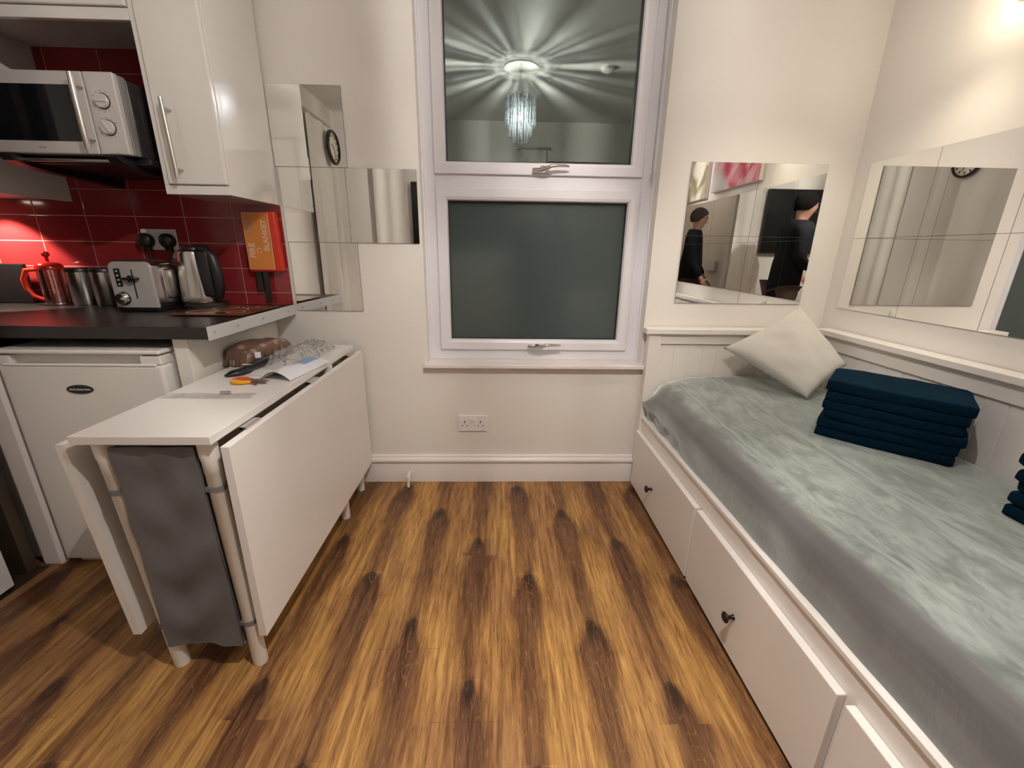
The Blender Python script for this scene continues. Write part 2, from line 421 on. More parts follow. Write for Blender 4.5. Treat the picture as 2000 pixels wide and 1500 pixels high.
def world_loc(o):
    l = Vector((0, 0, 0))
    while o: l += o.location; o = o.parent
    return l
def tag(o, label=None, cat=None, group=None, kind=None):
    if label: o['label'] = label
    if cat: o['category'] = cat
    if group: o['group'] = group
    if kind: o['kind'] = kind
    return o
def thing(name, loc, label, cat, group=None):
    o = bpy.data.objects.new(name, None); COL.objects.link(o); o.location = loc; o.empty_display_size = .05
    return tag(o, label, cat, group)
def struct(name, mb, mat, parent=None, smooth=None):
    o = mb.done(name, mat, parent, smooth)
    if not parent: o['kind'] = 'structure'
    return o
def text_mesh(txt, size, ext=.0006, bold=0.):
    c = bpy.data.curves.new('t', 'FONT'); c.body = txt; c.size = size; c.extrude = ext; c.offset = bold
    c.align_x = 'CENTER'; c.align_y = 'CENTER'; c.resolution_u = 3
    o = bpy.data.objects.new('t', c); COL.objects.link(o)
    dg = bpy.context.evaluated_depsgraph_get()
    me = bpy.data.meshes.new_from_object(o.evaluated_get(dg))
    bpy.data.objects.remove(o); bpy.data.curves.remove(c)
    return me
def text_obj(name, txt, size, mat, M_, parent, bold=0.):
    me = text_mesh(txt, size, bold=bold); me.transform(M_); me.transform(Matrix.Translation(-world_loc(parent)))
    me.name = name; o = bpy.data.objects.new(name, me); COL.objects.link(o); o.parent = parent
    me.materials.clear(); me.materials.append(MT[mat]); return o
# ================================================================== SETTING
ZC = 2.5
YB = -1.0      # television wall
# floor of the room; stuff beyond the left edge is a darker vinyl
struct('floor', MB().box(-1.655, 1.7, -2.9, 2.2, -.05, 0).box(-2.6, -1.655, 1.385, 2.2, -.05, 0), 'floor')
struct('trim_1', MB().box(-1.692, -1.655, .35, 1.385, -.04, .004, .002), 'wood_th')
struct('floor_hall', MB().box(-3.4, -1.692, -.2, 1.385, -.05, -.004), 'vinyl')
struct('ceiling', MB().box(-3.4, 1.8, -3.0, 2.3, ZC, ZC+.08), 'ceil')
x0, x1, zs, zt = -.345, .692, .622, 2.42
struct('wall_back', MB().box(-2.6, x0, D, D+.3, 0, ZC).box(x1, R+.2, D, D+.3, 0, ZC).box(x0, x1, D, D+.3, 0, zs).box(x0, x1, D, D+.3, zt, ZC), 'wall')
struct('wall_right', MB().box(R, R+.15, -2.9, D, 0, ZC), 'wall')
# left wall: pier, doorway and run behind the camera
struct('wall_left', MB().box(-1.82, -1.72, YB, .50, 0, ZC).box(-1.82, -1.72, .50, 1.34, 2.02, ZC).box(-2.6, -2.5, 1.39, D, 0, ZC)
       .box(-2.6, -1.72, 1.34, 1.39, 2.2, ZC), 'wall')
struct('wall_rear', MB().box(-1.82, .50, YB-.12, YB, 0, ZC).box(.50, R, YB-.12, YB, 2.12, ZC), 'wall')
struct('wall_hall', MB().box(.2, R, -2.75, -2.65, 0, ZC).box(.20, .28, -2.65, YB-.12, 0, ZC), 'wall')
struct('wall_passage', MB().box(-3.4, -3.3, -.3, 1.4, 0, ZC).box(-3.3, -1.82, -.3, -.2, 0, ZC).box(-3.3, -2.6, 1.34, 1.42, 0, ZC).box(-2.6, -1.74, 1.34, 1.375, 0, 2.2), 'passageshade')
# skirting with a torus moulding
def skirt(sgn=1):
    y = D
    pr = [(y, 0), (y-.018, 0), (y-.018, .100), (y-.0155, .106), (y-.021, .110), (y-.025, .117), (y-.0255, .124), (y-.023, .131), (y-.017, .136), (y-.012, .1385), (y-.013, .142), (y-.011, .147), (y-.005, .150), (y, .150)]
    return pr
struct('baseboard_back', MB().prism(skirt(), 'X', -1.045, .70), 'trim', smooth=35)
# ---- window
win = bpy.data.objects.new('window_1', None); COL.objects.link(win); win['kind'] = 'structure'; win.location = (.17, 2.1, .64)
def frame_ring(mb, xa, xb, za, zb, wd, yf, yb, bev=.006):
    """rectangular ring with mitred, chamfered profile; (xa..xb, za..zb) outer size"""
    prof = [(0, yb), (0, yf+.002), (.002, yf), (wd-bev*1.6, yf), (wd-bev*.4, yf+bev*.5), (wd, yf+bev*1.8), (wd, yb)]
    rings = []
    for (o, y) in prof:
        rings.append([mb.b.verts.new(p) for p in ((xa+o, y, za+o), (xb-o, y, za+o), (xb-o, y, zb-o), (xa+o, y, zb-o))])
    for A, B in zip(rings, rings[1:]+rings[:1]):
        for k in range(4): mb.b.faces.new((A[k], A[(k+1) % 4], B[(k+1) % 4], B[k]))
    return mb
mb = MB(); frame_ring(mb, -.345, .692, .642, 2.42, .058, 2.082, 2.16); mb.box(-.29, .637, 2.084, 2.16, 1.425, 1.49, .004); mb.done('window_frame', 'upvc', win)
s1 = frame_ring(MB(), -.290, .633, 1.486, 2.36, .052, 2.068, 2.13, .010).done('sash', 'upvc', win)
s2 = frame_ring(MB(), -.287, .632, .695, 1.429, .051, 2.068, 2.13, .010).done('sash', 'upvc', win)
def gask(mb, xa, xb, za, zb):
    return frame_ring(mb, xa, xb, za, zb, .003, 2.088, 2.12, .0005)
gask(MB(), -.2385, .5815, 1.5375, 2.3085).done('gasket', 'gasket', s1)
gask(MB(), -.2365, .5815, .7455, 1.3785).done('gasket', 'gasket', s2)
MB().box(-.238, .581, 2.106, 2.112, 1.538, 2.308).done('pane', 'pane', s1, label='clear dark glass')
MB().box(-.236, .581, 2.106, 2.112, .746, 1.378).done('pane', 'frost', s2, label='frosted dark glass')
for (hz, sa) in ((1.506, s1), (.716, s2)):
    h = MB()
    h.box(.140, .215, 2.052, 2.068, hz-.010, hz+.008, .005)
    h.lathe([(.0, 0), (.013, 0), (.014, .004), (.014, .012), (.010, .017), (.0, .017)], .185, 2.054, hz, 20, 'Y')
    h.tube([(.178, 2.040, hz-.004), (.200, 2.030, hz+.001), (.220, 2.024, hz+.009), (.245, 2.024, hz+.012), (.275, 2.026, hz+.012), (.298, 2.029, hz+.011)], [.009, .0095, .0075, .0065, .006, .004], 10)
    h.tube([(.142, 2.050, hz-.003), (.160, 2.046, hz-.004), (.178, 2.040, hz-.004)], [.007, .009, .009], 10)
    hd = h.done('window_handle', 'chrome', sa, 50)
    MB().lathe([(.0, 0), (.0045, 0), (.0045, .003), (.0, .003)], .185, 2.037, hz, 14, 'Y').done('key_hole', 'hole', hd)
MB().box(-.362, .705, 1.972, 2.10, .622, .642, .004).done('window_sill', 'trim', win)
for (a, b) in ((-.3455, -.338), (.685, .6925)):     # edge beads where frame meets the reveal
    MB().box(a, b, 2.070, 2.084, .642, 2.42, .002).done('frame_bead', 'upvc', win)

# ---- doorway on the left
struct('trim_2', MB().box(-1.722, -1.645, 1.380, 1.412, .0, .868, .010), 'trim')
struct('trim_3', MB().box(-1.74, -1.70, .47, .53, 0, 2.06, .004).box(-1.74, -1.70, .53, 1.34, 2.0, 2.06, .004), 'trim')
dr = bpy.data.objects.new('door_1', None); COL.objects.link(dr); dr['kind'] = 'structure'; dr.location = (-1.712, .55, .01)
dm = MB().box(0, .04, 0, .72, 0, 1.98, .003)
dm.box(.040, .044, .10, .62, .16, .80, .003).box(.040, .044, .10, .62, .95, 1.85, .003)
dm.b.transform(Matrix.Rotation(math.radians(3), 4, 'Z'))
dmo = dm.done('door_leaf', 'doorpaint'); dmo.parent = dr; dmo['label'] = 'white panelled leaf'
hh = MB().tube([(.04, .66, 1.0), (.085, .66, 1.0), (.09, .60, 1.0), (.09, .55, 1.0)], .009, 10); hh.b.transform(Matrix.Rotation(math.radians(3), 4, 'Z'))
ho = hh.done('door_handle', 'chrome', smooth=50); ho.parent = dr
# hall door behind the camera, seen in the mirror
hd_ = bpy.data.objects.new('door_2', None); COL.objects.link(hd_); hd_['kind'] = 'structure'; hd_.location = (.85, -2.64, 0)
MB().box(.40, .46, -2.65, -2.62, 0, 2.08, .004).box(1.22, 1.28, -2.65, -2.62, 0, 2.08, .004).box(.40, 1.28, -2.65, -2.62, 2.02, 2.08, .004).done('door_frame', 'trim', hd_)
MB().box(.46, 1.22, -2.645, -2.63, 0, 2.02, .002).box(.55, 1.13, -2.63, -2.624, .2, .9, .004).box(.55, 1.13, -2.63, -2.624, 1.05, 1.88, .004).done('door_leaf', 'doorpaint', hd_)

# ================================================================== KITCHEN
# tiles
tl = MB().box(-2.495, -.956, D-.008, D-.0003, .9135, 1.9055).box(-.956, -.947, D-.008, D-.0003, .9135, 1.336).done('tiled_splashback', 'tile'); tag(tl, 'glossy dark red wall tiles behind the worktop with pale grout lines', 'tiles')
struct('trim_4', MB().box(-.947, -.9385, D-.011, D, .9156, 1.336, .002), 'trim')
# worktop
wt = thing('worktop', (-1.7, 1.7, .873), 'black laminate kitchen worktop with a screwed pale metal end strip', 'worktop')
MB().box(-2.495, -.946, 1.392, D-.0005, .873, .913, .003).done('worktop_slab', 'counter', wt)
st = MB().box(-.946, -.9425, 1.388, D-.0005, .870, .9155, .0012).done('edge_strip', 'alu', wt, label='pale metal strip')
for y in (1.42, 1.55, 1.72, 1.93):
    MB().lathe([(0, 0), (.0035, 0), (.0035, .0012), (.001, .0014)], 0, 0, 0, 12, 'Z').xf(Matrix.Translation((-.9425, y, .893)) @ Matrix.Rotation(PI/2, 4, 'Y')).done('screw', 'steel', st)
ep = MB().box(-1.088, -1.040, 1.42, D-.0005, .0, .8725, .002).done('end_panel', 'wall'); tag(ep, 'white upright panel holding the worktop between fridge and table', 'panel')
bk = MB().box(-2.49, -1.76, 1.43, 1.45, .0, .8725, .002).done('base_panel', 'cabin'); tag(bk, 'plain panel under the worktop left of the fridge', 'panel')
# fridge
fr = thing('under_counter_fridge', (-1.365, 1.7, 0), 'white undercounter fridge with recessed top grip and black oval badge', 'fridge')
MB().box(-1.625, -1.105, 1.440, 1.97, .02, .8235, .006).done('fridge_body', 'fridge', fr)
MB().box(-1.630, -1.108, 1.378, 1.436, .03, .789, .010, 3).done('door', 'fridge', fr)
MB().box(-1.626, -1.112, 1.402, 1.436, .789, .820, .003, 3).box(-1.629, -1.585, 1.380, 1.41, .789, .820, .004, 3).box(-1.175, -1.109, 1.380, 1.41, .789, .820, .004, 3).done('door_grip', 'fridge', fr)
MB().box(-1.610, -1.125, 1.3755, 1.386, .784, .794, .004, 3).done('grip_lip', 'fridge', fr)
MB().box(-1.632, -1.104, 1.374, 1.97, .8245, .8395, .006, 3).done('fridge_top', 'fridge', fr)
MB().box(-1.61, -1.12, 1.41, 1.44, .0, .03, .003).done('plinth', 'cabin', fr)
bd = MB().lathe([(0, 0), (.043, 0), (.043, .002), (.041, .003), (0, .003)], -1.388, 1.378, .706, 40, 'Y').xf(Matrix.Translation((0, 0, .706)) @ Matrix.Diagonal((1, 1, .36, 1)) @ Matrix.Translation((0, 0, -.706))).done('badge', 'black', fr, 40, label='black oval badge')
# small illegible script line on the badge
q = MB()
for i in range(15):
    xx = -1.421+i*.0047; hgt = (.0035, .006, .004, .0055, .0035)[i % 5]
    q.box(xx, xx+.0032, 1.3742, 1.3752, .706-hgt/2, .706+hgt/2)
q.done('badge_script', 'alu', bd)
# right wall cabinet
cb = thing('wall_cabinet', (-1.06, 1.83, 1.34), 'tall glossy white wall cabinet with long bar handle, beside the microwave', 'cabinet')
MB().box(-1.168, -.949, 1.664, D-.009, 1.337, 2.32, .0015).done('carcass', 'cab', cb)
MB().box(-1.1495, -.951, 1.645, 1.6635, 1.369, 2.30, .004, 3).done('door', 'cab', cb)
hm = MB().tube([(-1.097, 1.612, 1.622), (-1.092, 1.612, 1.366+.018)], .0062, 14)
hm.tube([(-1.0955, 1.646, 1.592), (-1.0955, 1.612, 1.592)], .0045, 10).tube([(-1.0925, 1.646, 1.412), (-1.0925, 1.612, 1.412)], .0045, 10)
hm.done('handle', 'satin', bpy.data.objects['door.001'] if False else cb, 50, label='brushed metal bar handle')
MB().box(-1.168, -.949, 1.652, 1.664, 1.337, 1.366, .0015).box(-1.168, -1.1515, 1.652, 1.664, 1.366, 2.32, .0015).done('face_frame', 'cab', cb)
# cabinet over the microwave
cu = thing('over_microwave_cabinet', (-1.49, 1.83, 1.84), 'white cupboard bridging above the open microwave niche', 'cabinet')
MB().box(-1.812, -1.169, 1.664, D-.009, 1.890, 2.32, .001).done('carcass', 'cabin', cu)
MB().box(-1.812, -1.169, 1.655, 1.672, 1.842, 1.8745, .0015).done('rail', 'cab', cu)
MB().box(-1.809, -1.1725, 1.645, 1.6635, 1.8765, 2.30, .003).done('door', 'cab', cu)
cl = thing('side_cabinet', (-1.9, 1.83, 1.34), 'white wall cabinet side at left of the microwave niche', 'cabinet')
MB().box(-1.832, -1.8125, 1.655, D-.009, 1.337, 2.32, .001).done('side_panel', 'cabin', cl)
MB().box(-2.45, -1.833, 1.664, D-.009, 1.40, 2.32, .001).done('carcass', 'cabin', cl)
ck = thing('cooker_hood', (-2.13, 1.82, 1.33), 'slim cooker hood glowing over the red tiles at far left', 'hood')
MB().box(-2.42, -1.85, 1.60, D-.01, 1.345, 1.398, .003).done('hood_body', 'alu', ck)
MB().lathe([(0, 0), (.028, 0), (.03, .004), (0, .004)], -2.12, 1.86, 1.3405, 20).done('hood_lamp', 'globe', ck)
# microwave on its black bracket shelf
MX0, MX1, MY0, MY1, MZ0, MZ1 = -1.655, -1.212, 1.588, 1.955, 1.447, 1.680
mw = thing('microwave', (-1.47, 1.77, MZ0), 'silver microwave with two round dials on a black wall bracket', 'microwave')
MB().box(MX0, MX1, MY0+.048, MY1, MZ0, MZ1-.004, .006, 3).box(MX1-.001, MX1+.0025, MY0+.085, MY0+.105, MZ0+.035, MZ1-.045, .002).done('housing', 'mwside', mw, 40, label='dark grey metal housing')
MB().box(MX0, MX1-.001, MY0+.0225, MY0+.0475, MZ0+.001, MZ1-.002, .003).done('front_frame', 'mwgrey', mw)
MB().box(MX0, -1.309, MY0, MY0+.022, MZ0, MZ1, .004, 2).done('door', 'silver', mw)
cp = MB().box(-1.3065, MX1-.003, MY0, MY0+.022, MZ0, MZ1, .004, 2).done('control_panel', 'silver', mw)
MB().box(-1.62, -1.355, MY0-.0015, MY0+.003, MZ0+.036, MZ1-.038, .001).done('door_window', 'blackgl', mw, label='black glass window')
hw = MB().tube([(-1.317, MY0-.030, MZ1-.014), (-1.3145, MY0-.034, MZ1-.05), (-1.3145, MY0-.034, MZ0+.05), (-1.317, MY0-.030, MZ0+.010)], .0075, 12)
hw.tube([(-1.3155, MY0, MZ1-.045), (-1.3155, MY0-.034, MZ1-.045)], .0045, 8).tube([(-1.3155, MY0, MZ0+.040), (-1.3155, MY0-.034, MZ0+.040)], .0045, 8)
hw.done('door_handle', 'satin', mw, 50)
for zz, ang in ((1.599, 0), (1.524, 60)):
    MB().lathe([(0, 0), (.0235, 0), (.0235, .0015), (0, .0015)], -1.261, MY0, zz, 32, 'Y').done('dial_ring', 'black', cp, 40)
    kk = MB().lathe([(0, 0), (.0210, 0), (.0205, .007), (.019, .009), (0, .009)], 0, 0, 0, 32, 'Y')
    kk.box(-.019, .019, -.0125, -.008, -.0045, .0045, .002)
    kk.xf(Matrix.Translation((-1.261, MY0-.001, zz)) @ Matrix.Rotation(math.radians(ang), 4, 'Y')).done('dial', 'silver', cp, 40)
    tk = MB()
    for i in range(11):
        a = math.radians(-60+i*30+90)
        tk.box(-1.261+math.cos(a)*.030-.0025, -1.261+math.cos(a)*.030+.0025, MY0-.0006, MY0+.0002, zz+math.sin(a)*.030-.0009, zz+math.sin(a)*.030+.0009)
    tk.done('dial_marks', 'greylet', cp)
text_obj('maker_mark', 'COOK', .0085, 'greylet', Matrix.Translation((-1.486, MY0-.0008, MZ0+.017)) @ Matrix.Rotation(PI/2, 4, 'X'), mw)
br = thing('microwave_bracket', (-1.47, 1.8, 1.40), 'black metal wall bracket with hooked arms under the microwave', 'bracket')
for xx in (-1.600, -1.262):
    a = MB().prism([(D-.009, 1.442), (D-.009, 1.392), (1.86, 1.400), (1.70, 1.406), (1.62, 1.414), (1.585, 1.424), (1.568, 1.438), (1.572, 1.4445), (1.60, 1.442)], 'X', xx-.020, xx+.020)
    a.done('bracket_arm', 'black', br)
MB().box(-1.665, -1.190, 1.64, 1.985, 1.424, 1.4465, .006).done('bracket_tray', 'black', br)
MB().tube([(-1.600, 1.615, 1.432), (-1.262, 1.615, 1.432)], .006, 10).done('cross_bar', 'satin', br, 50)
# socket over the worktop + plugs
def double_socket(x, y, z, label, group, holes=True):
    s = thing('double_socket', (x+.073, y, z), label, 'socket', group)
    MB().box(x, x+.147, y-.009, y, z, z+.086, .003, 3).done('face_plate', 'socket', s)
    for dx in (.0615, .0765):
        MB().box(x+dx, x+dx+.011, y-.013, y-.008, z+.050, z+.072, .0015).done('switch', 'socket', s)
    if holes:
        for cx in (.033, .113):
            MB().box(x+cx-.003, x+cx+.003, y-.0094, y-.0088, z+.046, z+.056).box(x+cx-.015, x+cx-.009, y-.0094, y-.0088, z+.028, z+.033).box(x+cx+.009, x+cx+.015, y-.0094, y-.0088, z+.028, z+.033).done('pin_holes', 'hole', s)
    return s
double_socket(-.207, D, .284, 'white double socket with empty pin holes low on the wall under the window', None)
double_socket(-1.555, D-.008, 1.147, 'white double socket on the red tiles holding two black plugs', None, False)
for (px_, lab, endp) in ((-1.527, 'black plug in the left half of the socket on the red tiles', (-1.47, 1.97, .93)), (-1.437, 'black plug in the right half of the socket on the red tiles', (-1.38, 1.97, .93))):
    p = thing('mains_plug', (px_, D-.018, 1.18), lab, 'plug')
    m = MB().lathe([(0, 0), (.028, 0), (.031, .008), (.030, .026), (.023, .035), (0, .036)], px_, D-.018, 1.185, 24, 'Y')
    m.box(px_-.012, px_+.014, D-.044, D-.020, 1.145, 1.175, .006, 3)
    m.done('plug_body', 'black', p, 50)
    MB().tube([(px_+.002, D-.030, 1.148), (px_+.004, D-.028, 1.11), (px_+.008, D-.030, 1.06), (px_+.02, D-.03, .99), (px_+.05, D-.035, .93), (endp[0], endp[1]-.02, .9185)], .0042, 8).done('cable', 'black', p, 50)
# fire blanket
fb = thing('fire_blanket', (-1.02, D-.02, 1.06), 'red wall-mounted fire blanket box with orange label and black pull tapes', 'fire blanket')
MB().box(-1.100, -.958, 1.962, D-.0085, 1.062, 1.308, .006, 3).xf(Matrix.Translation((-1.03, 0, 1.18)) @ Matrix.Rotation(math.radians(-1.2), 4, 'Y') @ Matrix.Translation((1.03, 0, -1.18))).done('case', 'red', fb, 40)
lb = MB().box(-1.094, -.988, 1.9605, 1.963, 1.074, 1.302, .0005).done('front_label', 'orange', fb, label='orange label with pale lettering')
MB().box(-1.096, -.986, 1.9612, 1.9625, 1.072, 1.304, .0005).done('label_border', 'letter', fb)
RT = Matrix.Rotation(PI/2, 4, 'X') @ Matrix.Rotation(PI/2, 4, 'Z')
text_obj('lettering', 'FIRE', .034, 'letter', Matrix.Translation((-1.071, 1.9598, 1.150)) @ RT, lb, .0008)
text_obj('lettering', 'BLANKET', .030, 'letter', Matrix.Translation((-1.008, 1.9598, 1.212)) @ RT, lb, .0008)
MB().tube([(-1.042+.010*math.cos(a*PI/12), 1.9596, 1.150+.010*math.sin(a*PI/12)) for a in range(24)], .0012, 6, closed=True).done('round_mark', 'letter', lb)
gl_ = MB()
for i in range(4):
    zc = 1.212+i*.021
    gl_.box(-1.082, -1.076, 1.9598, 1.9606, zc, zc+.012).box(-1.072, -1.062, 1.9598, 1.9606, zc+.001, zc+.006).box(-1.070, -1.060, 1.9598, 1.9606, zc+.009, zc+.013)
gl_.done('instruction_marks', 'greylet', lb)
for xa, z0 in ((-1.083, .972), (-1.052, .928)):
    MB().box(xa, xa+.024, 1.975, 1.981, z0, 1.07, .002).done('pull_tape', 'black', fb)
# ---- worktop objects
ke = thing('kettle', (-1.30, 1.84, .913), 'brushed steel jug kettle with big black handle on the worktop', 'kettle')
kx, ky = -1.272, 1.885
MB().lathe([(0, 0), (.076, 0), (.078, .006), (.075, .022), (0, .024)], kx+.012, ky, .9135, 36, sx=1.12).done('power_base', 'black', ke, 50)
MB().lathe([(0, .0), (.069, .0), (.071, .006), (.070, .03), (.064, .12), (.057, .195), (.055, .206), (.048, .212), (0, .214)], kx-.004, ky, .938, 40).done('jug', 'steel', ke, 50)
MB().lathe([(0, 0), (.046, 0), (.044, .008), (.030, .014), (0, .015)], kx, ky, 1.151, 28).done('lid', 'black', ke, 50)
MB().prism([(-.072, .02), (-.058, .035), (-.052, .06), (-.062, .06), (-.082, .03)], 'Y', -.012, .012).xf(Matrix.Translation((kx-.002, ky, 1.09))).done('spout', 'steel', ke)
hp = [(kx+.020, ky-.02, 1.160), (kx+.062, ky-.022, 1.152), (kx+.086, ky-.024, 1.12), (kx+.094, ky-.024, 1.06), (kx+.094, ky-.024, 1.00), (kx+.082, ky-.02, .962), (kx+.060, ky-.018, .952)]
MB().tube(hp, [.014, .018, .020, .021, .021, .018, .012], 14).box(kx+.028, kx+.080, ky-.050, ky+.010, .962, 1.150, .010, 3).done('handle', 'black', ke, 50)
to = thing('toaster', (-1.45, 1.84, .913), 'chrome toaster with black lever slot and round browning dial', 'toaster')
tx0, tx1, ty0, ty1 = -1.512, -1.350, 1.735, 1.965
def rrect(x0, x1, z0, z1, r, n=6):
    P = []
    for (cx, cz, a0) in ((x1-r, z1-r, 0), (x0+r, z1-r, 90)):
        for i in range(n+1):
            a = math.radians(a0+90*i/n); P.append((cx+r*math.cos(a), cz+r*math.sin(a)))
    return P+[(x0, z0), (x1, z0)]
bdm = MB().prism(rrect(tx0, tx1, .930, 1.108, .030, 8), 'Y', ty0+.012, ty1)
MB().prism(rrect(tx0+.004, tx1-.004, .930, 1.104, .028, 8), 'Y', ty0, ty0+.0118).done('front_plate', 'silver', to, 40)
bdm.box(tx1-.001, tx1+.006, ty0+.05, ty1-.04, .960, 1.075, .005, 3)
bdm.done('shell', 'chrome', to, 40)
MB().box(tx0+.006, tx1-.004, ty0+.006, ty1-.004, .9135, .931, .005, 3).done('foot_frame', 'black', to)
MB().box(tx0+.030, tx0+.060, ty0+.03, ty1-.03, 1.104, 1.1095, .001).box(tx1-.060, tx1-.030, ty0+.03, ty1-.03, 1.104, 1.1095, .001).done('bread_slots', 'hole', to)
MB().box(-1.425, -1.420, ty0-.0006, ty0+.001, .965, 1.075).done('lever_slot', 'hole', to)
MB().box(-1.450, -1.397, ty0-.022, ty0+.001, 1.036, 1.046, .004, 3).box(-1.430, -1.416, ty0-.020, ty0, 1.028, 1.054, .004, 3).done('lever', 'black', to)
dl = MB().lathe([(0, 0), (.024, 0), (.024, .006), (.0195, .010), (.0185, .022), (0, .024)], -1.473, ty0, .965, 30, 'Y').done('dial', 'chrome', to, 40)
MB().lathe([(0, 0), (.0255, 0), (.0255, .004), (0, .004)], -1.473, ty0, .965, 30, 'Y').done('dial_ring', 'black', dl, 40)
bt = MB().box(-1.488, -1.466, ty0-.002, ty0+.001, 1.010, 1.078, .001).done('button_panel', 'black', to)
for i in range(4): MB().lathe([(0, 0), (.004, 0), (.0035, .002), (0, .002)], -1.477, ty0-.002, 1.019+i*.0165, 12, 'Y').done('button', 'silver', bt)
# canisters
def canister(x, y, label):
    c = thing('canister', (x, y, .913), label, 'canister', 'steel canisters on the worktop')
    MB().lathe([(0, 0), (.045, 0), (.047, .003), (.047, .140), (0, .140)], x, y, .9135, 36).done('can_body', 'steel', c, 50)
    MB().lathe([(0, 0), (.0475, 0), (.0475, .010), (.044, .016), (0, .017)], x, y, 1.0535, 36).done('can_lid', 'black', c, 50)
canister(-1.800, 1.93, 'steel canister with black lid beside the red coffee press')
canister(-1.700, 1.93, 'steel canister with black lid, right one half behind the toaster')
# coffee press
cpx, cpy = -1.915, 1.925
pr = thing('coffee_press', (cpx, cpy, .913), 'glass coffee press with red handle and lid in steel frame', 'coffee press')
MB().lathe([(0, 0), (.043, 0), (.044, .14), (.043, .14), (.041, .004), (0, .003)], cpx, cpy, .921, 30).done('beaker', 'presglass', pr, 50)
MB().lathe([(0, 0), (.046, 0), (.046, .012), (.038, .024), (.010, .030), (.006, .032), (.006, .050), (.013, .056), (.013, .066), (.008, .072), (0, .073)], cpx, cpy, 1.062, 28).done('lid', 'redtr', pr, 50)
m = MB()
for a in (-80, 10, 100): m.box(.0445, .0465, -.008, .008, 0, .150, .0008, mat=Matrix.Translation((cpx, cpy, .9145)) @ Matrix.Rotation(math.radians(a), 4, 'Z'))
m.lathe([(.0445, 0), (.0475, 0), (.0475, .006), (.0445, .006)], cpx, cpy, .918, 30)
m.done('steel_frame', 'chrome', pr)
MB().tube([(cpx-.045, cpy-.01, 1.062), (cpx-.085, cpy-.015, 1.058), (cpx-.103, cpy-.018, 1.02), (cpx-.100, cpy-.018, .98), (cpx-.082, cpy-.015, .95), (cpx-.047, cpy-.01, .935)], [.008, .010, .010, .010, .009, .007], 10).done('handle', 'red', pr, 50)
bb = MB().box(-2.30, -2.055, 1.955, 1.972, .9135, 1.082, .004).xf(Matrix.Translation((0, 0, 0))).done('black_board', 'black'); tag(bb, 'flat black board standing against the red tiles at far left', 'board')
gb = thing('glass_worktop_saver', (-1.1, 1.76, .9135), 'brown patterned glass board lying flat at worktop corner', 'worktop saver')
gb2 = MB().box(-1.238, -.965, 1.63, 1.905, .9165, .9215, .0015); o_ = gb2.done('glass_panel', 'board'); 
o_.parent = gb; o_.matrix_parent_inverse = Matrix.Translation(-gb.location)
for a in (-1.225, -.98):
    for b in (1.645, 1.89): MB().lathe([(0, 0), (.006, 0), (.006, .003), (0, .003)], a, b, .9135, 12).done('rubber_foot', 'black', gb)

# ================================================================== MIRROR TILES
def mirror_tile(x, y, z, rot, label, group, tilt=(0, 0), hw=.150):
    o = thing('mirror_tile', (x, y, z), label, 'mirror', group)
    MB().box(-hw+.0005, hw-.0005, -.0012, 0, -.1495, .1495).xf(Matrix.Translation((x, y, z))).done('mirror_glass', 'mirror', o)
    MB().box(-hw, hw, 0, .0026, -.150, .150).xf(Matrix.Translation((x, y, z))).done('backing', 'mirredge', o)
    o.rotation_euler = (tilt[0], 0, rot+tilt[1])
    return o
gL = 'stepped mirror tiles beside the wall cabinet'
mirror_tile(-.796, D-.004, 1.640, 0, 'square mirror tile highest in the stepped group, next to wall cabinet', gL)
mirror_tile(-.798, D-.004, 1.339, 0, 'square mirror tile in middle row touching wall cabinet side', gL, hw=.1395)
mirror_tile(-.508, D-.004, 1.339, 0, 'square mirror tile in middle row nearest the window', gL)
mirror_tile(-.783, D-.004, 1.038, 0, 'square mirror tile lowest in the stepped group, at worktop end', gL, (math.radians(-.5), 0))
gB = 'four mirror tiles on the window wall above the bed end'
for ix, nx in ((0, 'left'), (1, 'right')):
    for iz, nz in ((0, 'lower'), (1, 'upper')):
        mirror_tile(.9755+ix*.3005, D-.004, 1.091+iz*.3005, 0, f'{nz} {nx} tile of the four-tile square mirror beside the window', gB)
gR = 'mirror tiles along the right wall above the daybed'
words = ['column nearest the corner', 'second column from corner', 'third column from corner', 'fourth column from corner', 'fifth column from corner', 'sixth column from corner']
for i in range(6):
    for iz, nz in ((0, 'lower'), (1, 'upper')):
        mirror_tile(R-.004, 1.928-.150-i*.3005, 1.086+iz*.3005, -PI/2, f'{nz} mirror tile on right wall, {words[i]}', gR, (0, 0))

# ================================================================== DROP-LEAF TABLE
TX0, TX1, TY0, TY1, TZ = -1.010, -.683, .938, 1.968, .735
tb = thing('drop_leaf_table', (-.85, 1.45, 0), 'white drop-leaf table with both leaves folded down and round legs', 'table')
MB().box(TX0, TX1, TY0, TY1, TZ-.022, TZ, .0015).done('tabletop', 'white', tb)
MB().box(-.672, -.650, .950, 1.985, .118, .703, .0015).done('leaf', 'white', tb)
MB().prism([(-1.026, .118), (-1.004, .118), (-1.046, .703), (-1.068, .703)], 'Y', .960, 1.36).done('leaf', 'white', tb)
MB().box(-.960, -.735, 1.02, 1.90, TZ-.06, TZ-.0225, .002).done('under_frame', 'tubewhite', tb)
for (lx, ly, ln) in ((-.697, .972, -.020), (-.922, .972, -.043), (-.697, 1.915, -.006), (-.930, 1.915, -.015), (-.691, 1.68, -.008), (-.945, 1.68, -.01)):
    m = MB().lathe([(0, 0), (.0185, 0), (.0195, .004), (.0195, .625), (.0205, .626), (.0205, .66), (.0225, .669), (.0225, .7125), (0, .7125)], 0, 0, 0, 28)
    sh = Matrix.Identity(4); sh[0][2] = ln/.71
    m.xf(Matrix.Translation((lx, ly, 0)) @ sh).done('leg', 'tubewhite', tb, 50)
